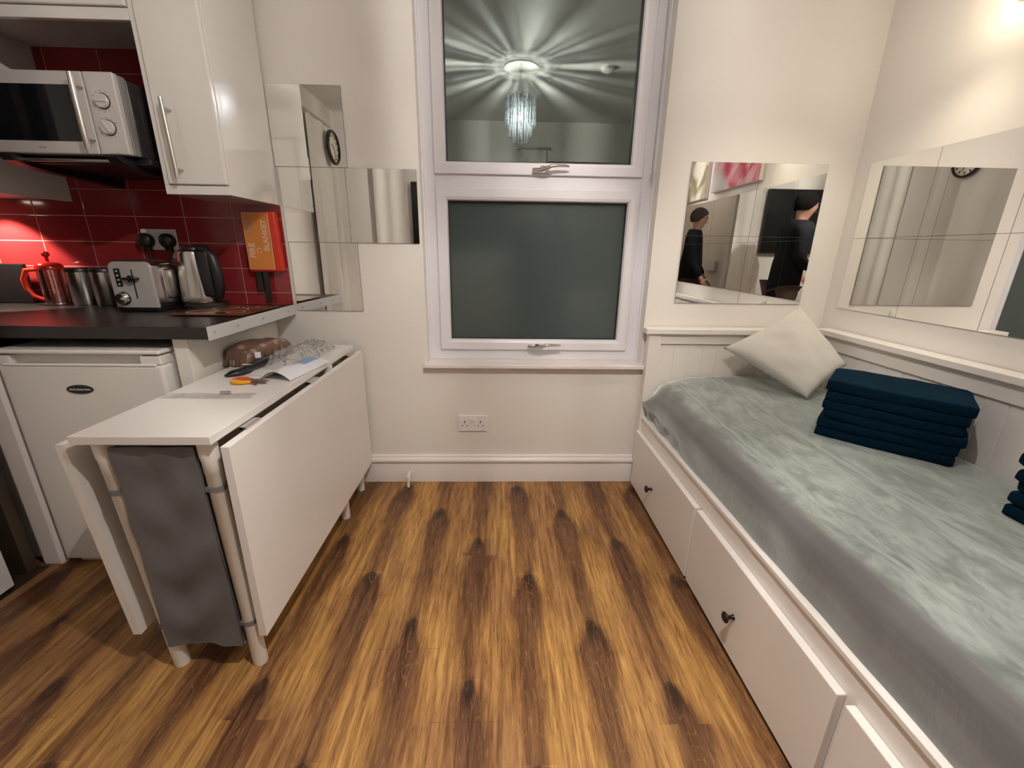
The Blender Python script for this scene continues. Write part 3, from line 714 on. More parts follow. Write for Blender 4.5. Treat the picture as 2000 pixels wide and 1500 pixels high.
for yy in (1.05, 1.45, 1.85):
    MB().box(-.684, -.664, yy, yy+.07, .7035, .712, .001).tube([(-.678, yy, .7075), (-.678, yy+.07, .7075)], .0045, 8).done('hinge', 'steel', tb)
    MB().box(-1.030, -1.008, yy-.02, yy+.05, .7035, .712, .001).done('hinge', 'steel', tb)
MB().tube([(-1.008, 1.02, .15), (-.994, 1.02, .15), (-.990, 1.02, .15)], .007, 10).tube([(-.990, 1.02, .137), (-.990, 1.02, .163)], .006, 8).done('leaf_catch', 'steel', tb, 50)
MB().tube([(-.757, 1.0, .60), (-.748, .99, .58), (-.748, .99, .56)], .008, 8).box(-.757, -.744, .982, .996, .60, .63, .002).done('clip', 'steel', tb)
# hanging grey cloth organiser tied to the front legs
CL0, CL1, CR0, CR1 = -0.9226, -0.0162, -0.7144, -0.0282
def clothf(a, b):
    z = .088+.614*b; xl = CL0+CL1*z; x = xl+(CR0+CR1*z-xl)*a
    y = .9475 + .010*math.sin(a*PI) * (1-.3*b) + .007*math.sin(b*23+2.*math.sin(a*5))*math.sin(a*PI)*(.45+.55*(1-b)) + .005*noise.noise(Vector((a*3.5, b*5, 1.3))) + .012*abs(a-.5)*b
    return (x+.004*noise.noise(Vector((a, b*7, 5))), y-.004, z)
oc = thing('cloth_organiser', (-.845, .95, .09), 'grey cloth organiser strapped to the front table legs', 'organiser')
def panel(f_, th):
    m = MB(); m.grid(22, 46, lambda a, b: f_(a, b)); m.grid(22, 46, lambda a, b: tuple(Vector(f_(a, b))+Vector((0, th, 0)))); return m
panel(clothf, .006).done('cloth_panel', 'greycloth', oc, 60)
MB().prism([(CL0+CL1*.09+.004, .09), (CR0+CR1*.09-.006, .09), (CR0+CR1*.7-.008, .70), (CL0+CL1*.7+.004, .70)], 'Y', .960, .982).done('back_panel', 'greycloth', oc)
MB().grid(14, 3, lambda a, b: (CL0+CL1*.088+(CR0-CL0+(CR1-CL1)*.088)*a, .952+.012*b+.006*math.sin(a*PI), .088)).done('bottom_hem', 'greycloth', oc)
for (lx, zz, side) in ((-.7134, .583, 1), (-.9565, .575, -1), (-.7015, .158, 1), (-.9312, .152, -1)):
    pts = [(lx+.0222*math.cos(k*PI/12), .972+.0222*math.sin(k*PI/12)) for k in range(24)]
    mm = MB(); 
    A = [mm.b.verts.new((p[0], p[1], zz-.007)) for p in pts]; B = [mm.b.verts.new((p[0], p[1], zz+.007)) for p in pts]
    A2 = [mm.b.verts.new((lx+(p[0]-lx)*.93, .972+(p[1]-.972)*.93, zz-.007)) for p in pts]; B2 = [mm.b.verts.new((lx+(p[0]-lx)*.93, .972+(p[1]-.972)*.93, zz+.007)) for p in pts]
    for k in range(24):
        j = (k+1) % 24
        mm.b.faces.new((A[k], A[j], B[j], B[k])); mm.b.faces.new((A2[k], A2[j], B2[j], B2[k])); mm.b.faces.new((A[k], A[j], A2[j], A2[k])); mm.b.faces.new((B[k], B[j], B2[j], B2[k]))
    mm.box(min(lx, lx-side*.035), max(lx, lx-side*.035)-.0, .953, .957, zz-.006, zz+.006)
    mm.done('strap', 'greystrap', oc, 50)
# ---- things on the table
TT = TZ+.0004
def blob(cx, cy, lx, ly, h, rot, amp, sc, seed, nu=26, nv=20, p=3.2, flat=True):
    m = MB(); c_, s_ = math.cos(rot), math.sin(rot)
    def fn(a, b, top):
        u, v = a*2-1, b*2-1
        e = (1-min(1, abs(u))**p)*(1-min(1, abs(v))**p); e = max(0, e)**.5
        z = h*e**.6*(.92+.22*noise.noise(Vector((u*sc, v*sc, seed)))) if top else 0
        q = 1-.12*abs(noise.noise(Vector((u*2, v*2, seed+3))))
        x = u*lx/2*q; y = v*ly/2*q
        return (cx+c_*x-s_*y, cy+s_*x+c_*y, TT+max(0, z)+amp*(abs(noise.noise(Vector((u*9, v*9, seed))))if top else 0))
    m.grid(nu, nv, lambda a, b: fn(a, b, True)); m.grid(nu, nv, lambda a, b: fn(a, b, False))
    bmesh.ops.remove_doubles(m.b, verts=m.b.verts[:], dist=.0003); return m
bg = thing('wrapped_package', (-.965, 1.70, TT), 'brown polka-dot wrapped package against the wall panel on the table', 'package')
blob(-.962, 1.69, .125, .27, .080, math.radians(-12), .003, 1.1, 2., p=5.).done('package_body', 'bag', bg, 60)
MB().box(-.010, .010, -.0005, .0005, -.011, .011).xf(Matrix.Translation((-.912, 1.590, TT+.040)) @ Matrix.Rotation(math.radians(35), 4, 'Z') @ Matrix.Rotation(math.radians(-12), 4, 'X')).done('price_sticker', 'paper', bg)
wr = thing('clear_wrapper', (-.83, 1.72, TT), 'crinkled clear patterned wrapper lying behind the black strap', 'wrapper')
def wrapf(a, b):
    u, v = a*2-1, b*2-1
    x = -.805+u*.065+.0*v; y = 1.72+v*.19
    z = .016+.050*(1-u*u)*max(0, .6-.3*v)+.020*abs(noise.noise(Vector((u*5, v*7, 2)))) + .014*abs(noise.noise(Vector((u*14, v*17, 4))))
    e = min(1, (1-max(abs(u), abs(v)))*5); return (x+.012*noise.noise(Vector((v*4, 0, 1))), y+.015*noise.noise(Vector((u*4, 7, 1))), TT+.001+z*e)
MB().grid(44, 60, wrapf).done('film_sheet', 'wrap', wr, 180)
lf = thing('paper_leaflet', (-.755, 1.50, TT), 'curved white leaflet with blue corner near table edge', 'leaflet')
def leaf(a, b):
    return (-.815+.115*a+.03*b, 1.405+.26*b-.02*a, TT+.002+.028*math.sin(a*PI)*(1-.4*b)+.004*noise.noise(Vector((a*4, b*4, 1))))
m = MB(); m.grid(16, 16, leaf); m.grid(16, 16, lambda a, b: tuple(Vector(leaf(a, b))-Vector((0, 0, .0008)))); m.done('sheet', 'paper', lf, 180)
m = MB(); m.grid(10, 8, lambda a, b: tuple(Vector(leaf(a*.7, .55+b*.42))+Vector((0, 0, .0009)))); m.done('blue_print', 'blue', lf, 180)
bs = thing('black_folding_item', (-.90, 1.53, TT), 'black strap-like tool with white tag on the table', 'strap')
MB().tube([(-.940, 1.425, TT+.009), (-.925, 1.445, TT+.013), (-.905, 1.47, TT+.014), (-.895, 1.50, TT+.011)], [.006, .020, .024, .012], 12).xf(Matrix.Translation((0, 0, TT)) @ Matrix.Diagonal((1, 1, .58, 1)) @ Matrix.Translation((0, 0, -TT))).done('head', 'black', bs, 60)
MB().tube([(-.902, 1.48, TT+.012), (-.893, 1.54, TT+.020), (-.880, 1.62, TT+.022), (-.865, 1.70, TT+.016)], [.011, .015, .014, .006], 10).done('handle', 'black', bs, 60)
MB().box(-.885, -.835, -.0, .012, TT+.001, TT+.0035, .0008, mat=Matrix.Translation((0, 1.447, 0))).done('tag', 'paper', bs)
MB().box(-.92, -.89, .0, .009, TT+.026, TT+.0275, .0005, mat=Matrix.Translation((.0, 1.497, 0))).done('tag', 'paper', bs)
pl = thing('pliers', (-.82, 1.36, TT), 'small pliers with orange and yellow grips lying on the table', 'pliers')
MB().tube([(-.812, 1.372, TT+.006), (-.840, 1.384, TT+.007), (-.866, 1.380, TT+.008), (-.878, 1.366, TT+.008)], [.005, .008, .008, .006], 10).done('grip', 'orangegrip', pl, 60, label='orange grip')
MB().tube([(-.812, 1.358, TT+.006), (-.838, 1.346, TT+.007), (-.862, 1.346, TT+.008), (-.876, 1.356, TT+.008)], [.005, .007, .008, .006], 10).done('grip', 'yellow', pl, 60, label='yellow grip')
MB().tube([(-.816, 1.363, TT+.006), (-.795, 1.364, TT+.006), (-.762, 1.350, TT+.005)], [.008, .007, .002], 8).tube([(-.816, 1.366, TT+.006), (-.796, 1.372, TT+.006), (-.768, 1.375, TT+.005)], [.008, .006, .002], 8).tube([(-.816, 1.36, TT+.006), (-.80, 1.348, TT+.005), (-.785, 1.335, TT+.004)], [.006, .005, .002], 8).done('jaw', 'plier', pl, 60)
sl = thing('plastic_sleeve', (-.88, 1.23, TT), 'flat clear plastic sleeve lying near the front of the table', 'sleeve')
MB().grid(40, 10, lambda a, b: (-1.003+.262*a+.012*noise.noise(Vector((b*3, 1, a*4))), 1.203+.052*b+.008*noise.noise(Vector((a*5, 2, 0))), TT+.0015+.006*abs(noise.noise(Vector((a*9, b*4, 1))))*math.sin(b*PI))).done('film', 'film', sl, 180)
MB().tube([(-.845, 1.245, TT+.007), (-.815, 1.247, TT+.007)], .004, 8).done('plug_tip', 'steel', sl, 50)

# ================================================================== SMALL WALL THINGS
pp = thing('pipe_stub', (-.461, 1.945, 0), 'short white capped pipe rising from floor at skirting', 'pipe')
MB().tube([(-.463, 1.940, 0), (-.462, 1.942, .045)], .0068, 14).done('pipe', 'tubewhite', pp, 50)
MB().lathe([(0, 0), (.010, 0), (.0105, .012), (.009, .016), (0, .017)], -.462, 1.943, .044, 16).tube([(-.462, 1.943, .058), (-.462, 1.972, .060), (-.462, 1.990, .060)], .0065, 10).done('valve', 'tubewhite', pp, 50)
bl = thing('roller_blind', (.17, 2.05, 2.40), 'rolled-up dark window blind whose bead chain hangs by the frame', 'blind')
MB().tube([(-.325, 2.045, 2.375), (.672, 2.045, 2.375)], .026, 20).done('fabric_roll', 'greycloth', bl, 50)
ch = MB()
nb = 130
for (ax, ay) in ((.664, 2.040), (.670, 2.052)):
    for i in range(nb):
        z = 1.497+(2.37-1.497)*i/(nb-1); ch.ball((ax+.002*math.sin(i*.05), ay, z), .0023, 6)
    ch.tube([(ax, ay, 1.497), (ax, ay, 2.37)], .0008, 5)
chn = ch.done('bead_chain', 'satin', bl, 60); 
MB().tube([(.667+.006*math.cos(a*PI/8), 2.046, 1.482+.020*math.sin(a*PI/8)) for a in range(16)], .003, 8, closed=True).done('chain_connector', 'satin', bl, 60)
wl = thing('wall_lamp', (R, 1.49, 1.93), 'glowing round wall lamp high on the right wall', 'lamp')
MB().lathe([(0, 0), (.045, 0), (.045, .012), (.015, .02), (.012, .05), (0, .05)], R-.001, 1.49, 1.94, 24, 'X').done('wall_plate', 'chrome', wl, 50)
MB().ball((R-.085, 1.49, 1.94), .042, 24).done('glass_globe', 'globe', wl, 60)

# ================================================================== CHANDELIER
chd = thing('chandelier', (CH[0], CH[1], 2.0), 'clear crystal drop pendant lamp hanging from the ceiling', 'chandelier')
MB().lathe([(0, 0), (.12, 0), (.13, -.008), (.12, -.018), (.03, -.026), (0, -.027)], CH[0], CH[1], ZC, 40).done('ceiling_rose', 'ceil', chd, 50)
MB().tube([(CH[0], CH[1], 2.215), (CH[0], CH[1], ZC-.02)], .0025, 8).done('cord', 'tubewhite', chd, 50)
m = MB()
for r_, z_ in ((.115, 2.295), (.088, 2.285), (.058, 2.28)):
    m.tube([(CH[0]+r_*math.cos(a*PI/18), CH[1]+r_*math.sin(a*PI/18), z_) for a in range(36)], .002, 6, closed=True)
for a in range(4):
    m.tube([(CH[0]+.115*math.cos(a*PI/2), CH[1]+.115*math.sin(a*PI/2), 2.295), (CH[0], CH[1], 2.33)], .0015, 6)
m.done('ring_frame', 'chrome', chd, 60)
MB().lathe([(0, 0), (.013, 0), (.013, .05), (0, .05)], CH[0], CH[1], 2.215, 16).done('bulb_holder', 'tubewhite', chd, 50)
MB().ball((CH[0], CH[1], 2.235-.045), .012, 16, (1, 1, 1.2)).done('bulb', 'bulb', chd, 60)
for r_, n_, z0_, z1_ in ((.115, 32, 2.293, 2.125), (.088, 24, 2.283, 2.07), (.058, 14, 2.278, 2.02)):
    m0 = MB(); z = z0_-.008; k = 0
    while z > z1_:
        rb = .0085 if k % 2 else .0105
        m0.ball((r_, 0, z), rb, 6, (1, .6, 1.25)); z -= .0185; k += 1
    m0.ball((r_, 0, z-.004), .010, 6, (.7, .5, 1.8))
    proto = m0.done('crystal_strand', 'crystal', None)
    proto.parent = chd; proto.location = (0, 0, -2.0)
    for i in range(1, n_):
        c = proto.copy(); COL.objects.link(c); c.parent = chd; c.rotation_euler = (0, 0, 2*PI*i/n_+.1*random.random())
sd = thing('smoke_alarm', (.81, .45, ZC), 'small round white smoke alarm on the ceiling', 'alarm')
MB().lathe([(0, 0), (.05, 0), (.048, -.02), (.03, -.03), (0, -.031)], .81, .45, ZC, 24).done('alarm_body', 'tubewhite', sd, 50)

# ================================================================== DAYBED
bdx = .705
db = thing('daybed', (1.12, .9, 0), 'white wooden daybed with three under-bed drawers and panelled back rails', 'bed')
BY1 = 1.985; BY0 = -.13
# end board at the window wall
m = MB().box(.700, .760, 1.945, BY1, .0, .803, .002)
m.box(.760, 1.50, 1.962, 1.980, .30, .803)
m.box(.760, 1.50, 1.950, BY1, .755, .803, .002).box(1.44, 1.50, 1.945, BY1, 0, .803, .002)
m.done('end_board', 'bed', db)
MB().box(.682, 1.545, 1.932, 1.999, .8035, .829, .003, 2).done('end_rail', 'bed', db)
m = MB(); m.box(1.512, 1.528, BY0, 1.96, .30, .815); m.box(1.500, 1.54, BY0, 1.96, .755, .815, .002).box(1.498, 1.54, 1.90, 1.96, 0, .815, .002)
for i in range(28):
    yy = -.05+i*.07; m.box(1.5095, 1.513, yy, yy+.066, .30, .752, .0015)
m.done('back_board', 'bed', db)
mm = MB()
for i in range(10):
    xx = .765+i*.069; mm.box(xx, xx+.065, 1.9600, 1.963, .30, .752, .0012)
mm.done('end_planks', 'bed', db)
MB().box(1.480, 1.548, BY0, 1.932, .8155, .8405, .003, 2).done('back_rail', 'bed', db)
MB().box(.712, .735, BY0, 1.945, .012, .3925, .002).done('side_rail', 'bed', db)
MB().box(.706, .724, BY0, 1.945, .378, .392, .002).done('rail_cap', 'bed', db)
MB().box(.736, 1.50, BY0+.04, 1.945, .345, .374).done('slat_base', 'bed', db)
MB().box(.700, 1.54, BY0-.04, BY0, 0, .803, .002).done('foot_board', 'bed', db)
for (a, b, k) in ((1.278, 1.957, 1.67), (.618, 1.266, .967), (-.075, .598, .30)):
    dwr = MB().box(.690, .7115, a, b, .016, .312, .003, 2).done('drawer_front', 'bed', db)
    kz = .148
    MB().lathe([(0, 0), (.0085, 0), (.006, .006), (.0055, .014), (.010, .019), (.0155, .023), (.0160, .027), (.012, .030), (0, .031)], .690, k, kz, 24, 'X').done('knob', 'knob', dwr, 60, label='dark metal knob')
# mattress with plush cover
mt = thing('mattress', (1.12, .9, .376), 'soft mattress under a grey-green plush cover on the daybed', 'mattress')
def mtop(y):
    t_ = max(0, min(1, (y-1.15)/.75)); t_ = t_*t_*(3-2*t_)
    return .566+.030*t_
def mat_xs(y):
    zt_ = mtop(y)
    endr = max(0, (y-1.80)/.135); endr = min(1, endr)
    drop = .055*endr**3
    bul = .010*endr
    pts = [(.745, .3765), (.728, .379), (.722, .400), (.716-bul, .440), (.710-bul*1.3, .475), (.712-bul, .505-drop*.7), (.722, .530-drop), (.742, .550-drop*1.0), (.775, zt_-.008-drop*.7), (.83, zt_-.002-drop*.35), (.90, zt_-drop*.1), (1.0, zt_+.003), (1.1, zt_+.004), (1.2, zt_+.004), (1.3, zt_+.003), (1.40, zt_), (1.46, zt_-.008), (1.490, zt_-.03), (1.497, zt_-.08), (1.497, .376)]
    return pts
NY = 150
m = MB(); rows = []
for j in range(NY):
    y = BY0+.045+(1.942-BY0-.045)*j/(NY-1)
    pr_ = mat_xs(y); dense = []
    for (a, b), (c, d) in zip(pr_, pr_[1:]):
        for q_ in range(3):
            t_ = q_/3; dense.append((a+(c-a)*t_, b+(d-b)*t_))
    dense.append(pr_[-1])
    row = []
    for i, (x, z) in enumerate(dense):
        top = 1 if x > .80 else max(0, (z-.48)/.07)
        n1 = noise.noise(Vector((x*7, y*5, 1.1)))*.004*top + noise.noise(Vector((x*20, y*12, 4)))*.0022*top
        sdn = noise.noise(Vector((y*7, z*9, 7)))*.007*(1-top) if .376 < z < .53 and x < .8 else 0
        if x < .76 and z < .43:   # gathered hem, lifting near the head end
            lift = max(0, (y-1.45)/.5)
            sdn += .006*math.sin(y*60+3*math.sin(y*9))*min(1, lift*1.6)
            z = z+lift*.012*(1+math.sin(y*43)) if z > .38 else z
        row.append(m.b.verts.new((x+sdn, y, z+n1)))
    rows.append(row)
for A, B in zip(rows, rows[1:]):
    for i in range(len(A)-1): m.b.faces.new((A[i], A[i+1], B[i+1], B[i]))
m.b.faces.new(rows[0]); m.b.faces.new(rows[-1][::-1])
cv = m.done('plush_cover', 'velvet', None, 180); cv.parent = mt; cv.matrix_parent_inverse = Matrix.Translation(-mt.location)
MB().box(.742, 1.488, BY0+.06, 1.93, .3765, .45, .01).done('mattress_core', 'dark', mt)
# pillow, corner up, leaning in the corner
pt = thing('pillow', (1.2, 1.75, .58), 'light grey velvet cushion leaning corner-up in the bed corner', 'cushion')
cB, cL, cT, cR = Vector((1.265, 1.615, .602)), Vector((1.025, 1.880, .752)), Vector((1.345, 1.880, .946)), Vector((1.468, 1.700, .725))
nrm = ((cR-cL).cross(cT-cB)).normalized()
if nrm.y > 0: nrm = -nrm
m = MB(); NP = 34
def pil(a, b, sgn):
    p = cB*(1-a)*(1-b)+cL*b*(1-a)+cR*a*(1-b)+cT*a*b
    u, v = a*2-1, b*2-1
    c_ = (cB+cL+cR+cT)/4
    pin = 1-.055*((1-u*u)*abs(v)**3+(1-v*v)*abs(u)**3)
    p = c_+(p-c_)*pin
    e = max(0, (1-u*u)*(1-v*v))**.42
    wv = .007*noise.noise(Vector((u*2.4, v*2.4, 3+sgn)))
    return p+nrm*sgn*(.060*e+wv*min(1, e*2))
m.grid(NP, NP, lambda a, b: pil(a, b, 1)); m.grid(NP, NP, lambda a, b: pil(a, b, -1))
bmesh.ops.remove_doubles(m.b, verts=m.b.verts[:], dist=.0004)
m.done('pillow_cover', 'pillow', pt, 180)
# towels
def towel_mesh(L, W, h, seed):
    """a folded towel: a rounded slab with a fold seam groove along its long visible side"""
    m = MB(); nu, nv = 30, 22
    def cs(v):  # cross-section point param 0..1 around (y,z): two layers rolled at front
        pass
    sec = []
    n = 10
    yf = -W/2
    r1 = h/4
    r1 = h/2
    for k in range(n+1):     # plump folded front edge
        a = -PI/2-PI*k/n; ca, sa = math.cos(a), math.sin(a)
        ry = .010; sec.append((yf+ry+ry*math.copysign(abs(ca)**.7, ca), h*.5+r1*math.copysign(abs(sa)**.55, sa)))
    for k in range(1, 8): sec.append((yf+r1+(W-2*r1)*k/8, h))
    for k in range(n+1):
        a = PI/2-PI*k/n; ca, sa = math.cos(a), math.sin(a); sec.append((W/2-.010+.010*math.copysign(abs(ca)**.7, ca), h*.5+r1*math.copysign(abs(sa)**.55, sa)))
    for k in range(1, 8): sec.append((W/2-r1-(W-2*r1)*k/8, 0))
    rings = []
    nx = 34
    for i in range(nx):
        t_ = i/(nx-1); x = (t_-.5)*L
        e = min(1, min(t_, 1-t_)*L/(h*.45)); sc_ = math.sqrt(max(0.02, 1-(1-e)**2)); x -= math.copysign(.0, x)
        ring = []
        for (y, z) in sec:
            nn = noise.noise(Vector((x*9+seed*3, y*9, z*14+seed)))
            n2 = noise.noise(Vector((x*30+seed*3, y*30, z*40+seed)))
            zz = h*.5+(z-h*.5)*(.76+.24*sc_)
            ring.append(m.b.verts.new((x+.003*nn, y*(1-.02*(1-sc_))+.005*nn+.0012*n2, zz+.002*nn+.0008*n2+.004*noise.noise(Vector((x*5, y*3, seed))))))
        rings.append(ring)
    K = len(sec)
    for A, B in zip(rings, rings[1:]):
        for k in range(K): m.b.faces.new((A[k], A[(k+1) % K], B[(k+1) % K], B[k]))
    m.b.faces.new(rings[0]); m.b.faces.new(rings[-1][::-1])
    return m
order = ['bottom', 'second from bottom', 'middle', 'fourth from bottom', 'second from top', 'top']
order5 = ['bottom', 'second from bottom', 'middle', 'second from top', 'top']
tw_h = [.033, .032, .032, .032, .031, .036]
def stack(cx, cy, ang, z0, L, W, n, where, group):
    z = z0
    for i in range(n):
        h = tw_h[i+6-n]; 
        o = towel_mesh(L*(1-.004*i)+(.02 if i == n-1 else 0)+.003*math.sin(i*2.1), W, h, i+cx*10).done('towel', 'towel', None, 60)
        off = (.0, -.002, .014, .002, .003, .004)[i]*(1 if n == 6 else .2); o.location = (cx+.0015*math.sin(i*1.7)+off*math.cos(ang), cy+.0015*math.cos(i*2.3)+off*math.sin(ang), z); o.rotation_euler = (0, math.radians(1.2)*(i/(n-1)), ang+math.radians(.5*math.sin(i*2.9)))
        tag(o, f'dark teal folded towel, {(order if n == 6 else order5)[i]} of stack {where}', 'towel', group)
        z += h-.0006
stack(1.300, 1.292, math.radians(-44.5), .571, .345, .245, 6, 'in front of the grey cushion', 'folded dark teal towels')
stack(1.352, .695, math.radians(-86), .571, .345, .245, 5, 'at right edge of photo', 'second stack of folded towels')

# ================================================================== SEEN ONLY IN THE MIRRORS
def canvas(y0, y1, z0, z1, mat, label):
    c = thing('canvas_picture', (R-.02, (y0+y1)/2, z0), label, 'picture', 'unframed flower canvases')
    MB().box(R-.028, R-.001, y0, y1, z0, z1, .002).done('stretcher', 'canvas_edge', c)
    o = MB().box(R-.030, R-.0282, y0+.001, y1-.001, z0+.001, z1-.001).done('print', mat, c)
canvas(.69, 1.29, 1.585, 2.18, 'pinkart', 'canvas print of soft pink petals above the mirror tiles on right wall')
canvas(0.0, .60, 1.56, 2.16, 'whiteart', 'canvas print of cream petals above the mirror tiles on right wall')
tv = thing('television', (-.4, YB, 1.19), 'large black flat television hung on the rear wall', 'television')
MB().box(-.95, .17, YB+.02, YB+.06, 1.18, 1.85, .006).done('tv_casing', 'black', tv)
MB().box(-.94, .16, YB+.06, YB+.0615, 1.195, 1.84).done('screen', 'tvscreen', tv)
MB().box(-.6, -.2, YB+.0, YB+.02, 1.35, 1.65).done('wall_mount', 'black', tv)
def curtain(pts, z0, z1, label, amp=.022, n=9):
    c = thing('curtain', (pts[0][0], pts[0][1], z0), label, 'curtain')
    a, b = Vector(pts[0]+(0,)), Vector(pts[1]+(0,)); d = b-a; nn = Vector((-d.y, d.x, 0)).normalized()
    def fn(u, v, o): 
        p = a+d*u+nn*(amp*math.sin(u*n*2*PI+.4*math.sin(v*3))*(1-.25*v)+o); return (p.x, p.y, z0+(z1-z0)*v)
    m = MB(); m.grid(n*14, 8, lambda u, v: fn(u, v, 0)); m.grid(n*14, 8, lambda u, v: fn(u, v, .002)); m.done('curtain_cloth', 'curtain', c, 180)
    e = d.normalized()*.05
    MB().tube([tuple(a-e+Vector((0, 0, z1+.012))), tuple(b+e+Vector((0, 0, z1+.012)))], .012, 12).done('curtain_pole', 'satin', c, 50)
curtain(((.22, YB+.06), (.50, YB+.06)), .02, 2.22, 'cream curtain drawn beside the television', .02, 2)
curtain(((-1.34, YB+.06), (-1.02, YB+.06)), .02, 2.22, 'white curtain on the rear wall left of the television', .012, 2)
curtain(((-1.665, -.68), (-1.665, -.18)), .02, 2.28, 'white curtain on the left wall under the clock', .014, 2)
ckx, cky, ckz = -1.60, -.62, 2.09
cl_ = thing('wall_clock', (ckx, cky, ckz), 'round black-rimmed wall clock with cream face', 'clock')
MB().lathe([(.128, 0), (.150, 0), (.152, .02), (.140, .030), (.128, .026), (.128, 0)], 0, 0, 0, 40, cap=False).xf(Matrix.Translation((ckx-.02, cky, ckz)) @ Matrix.Rotation(PI/2, 4, 'Y')).done('rim', 'black', cl_, 50)
fc = MB().lathe([(0, 0), (.130, 0), (.130, .012), (0, .012)], 0, 0, 0, 40).xf(Matrix.Translation((ckx-.02, cky, ckz)) @ Matrix.Rotation(PI/2, 4, 'Y')).done('face', 'clockface', cl_, 50)
m = MB()
for i in range(12):
    a = i*PI/6; m.box(-.0015, .0015, -.006, .006, -.011, .011, mat=Matrix.Translation((ckx-.0065, cky+.105*math.sin(a), ckz+.105*math.cos(a))) @ Matrix.Rotation(-a, 4, 'X'))
m.done('hour_marks', 'black', fc)
m = MB()
for a, l_, w_ in ((math.radians(70), .06, .004), (math.radians(200), .09, .003)):
    m.box(-.001, .001, -w_, w_, 0, l_, mat=Matrix.Translation((ckx-.004, cky, ckz)) @ Matrix.Rotation(-a, 4, 'X'))
m.done('hands', 'black', cl_)
MB().box(-1.72, ckx-.02, cky-.01, cky+.01, ckz-.01, ckz+.01).done('wall_hook', 'black', cl_)
ws = thing('wall_shelf', (-1.62, -.3, 1.75), 'open white slatted wall shelf on the left wall', 'shelf')
m = MB().box(-1.72, -1.62, -.02, .34, 1.74, 1.755).box(-1.72, -1.62, -.02, .34, 1.80, 1.815).box(-1.72, -1.62, -.02, .34, 1.86, 1.875).box(-1.72, -1.62, -.035, -.02, 1.725, 1.89).box(-1.72, -1.62, .34, .355, 1.725, 1.89)
m.done('shelf_frame', 'trim', ws)
rd = thing('switch_box', (.36, -2.3, 1.1), 'white electrical socket box low in the hallway', 'box')
MB().box(.282, .32, -1.9, -1.65, .95, 1.08, .005).done('box_body', 'socket', rd)

# ---- people (seen in the mirrors)
def skinmesh(name, verts, edges, radii, mat, parent, root=0, sub=2, smooth_skin=False):
    me = bpy.data.meshes.new(name); me.from_pydata(verts, edges, []); o = bpy.data.objects.new(name, me); COL.objects.link(o)
    o.parent = parent
    sk = o.modifiers.new('skin', 'SKIN'); sk.use_smooth_shade = True
    if not me.skin_vertices: pass
    d = me.skin_vertices[0].data
    for i, r_ in enumerate(radii):
        d[i].radius = (r_, r_) if isinstance(r_, (int, float)) else r_
    d[root].use_root = True
    ss = o.modifiers.new('sub', 'SUBSURF'); ss.levels = sub; ss.render_levels = sub
    dg = bpy.context.evaluated_depsgraph_get(); m2 = bpy.data.meshes.new_from_object(o.evaluated_get(dg))
    o.modifiers.clear(); o.data = m2; m2.materials.clear(); m2.materials.append(MT[mat])
    for p in m2.polygons: p.use_smooth = True
    return o
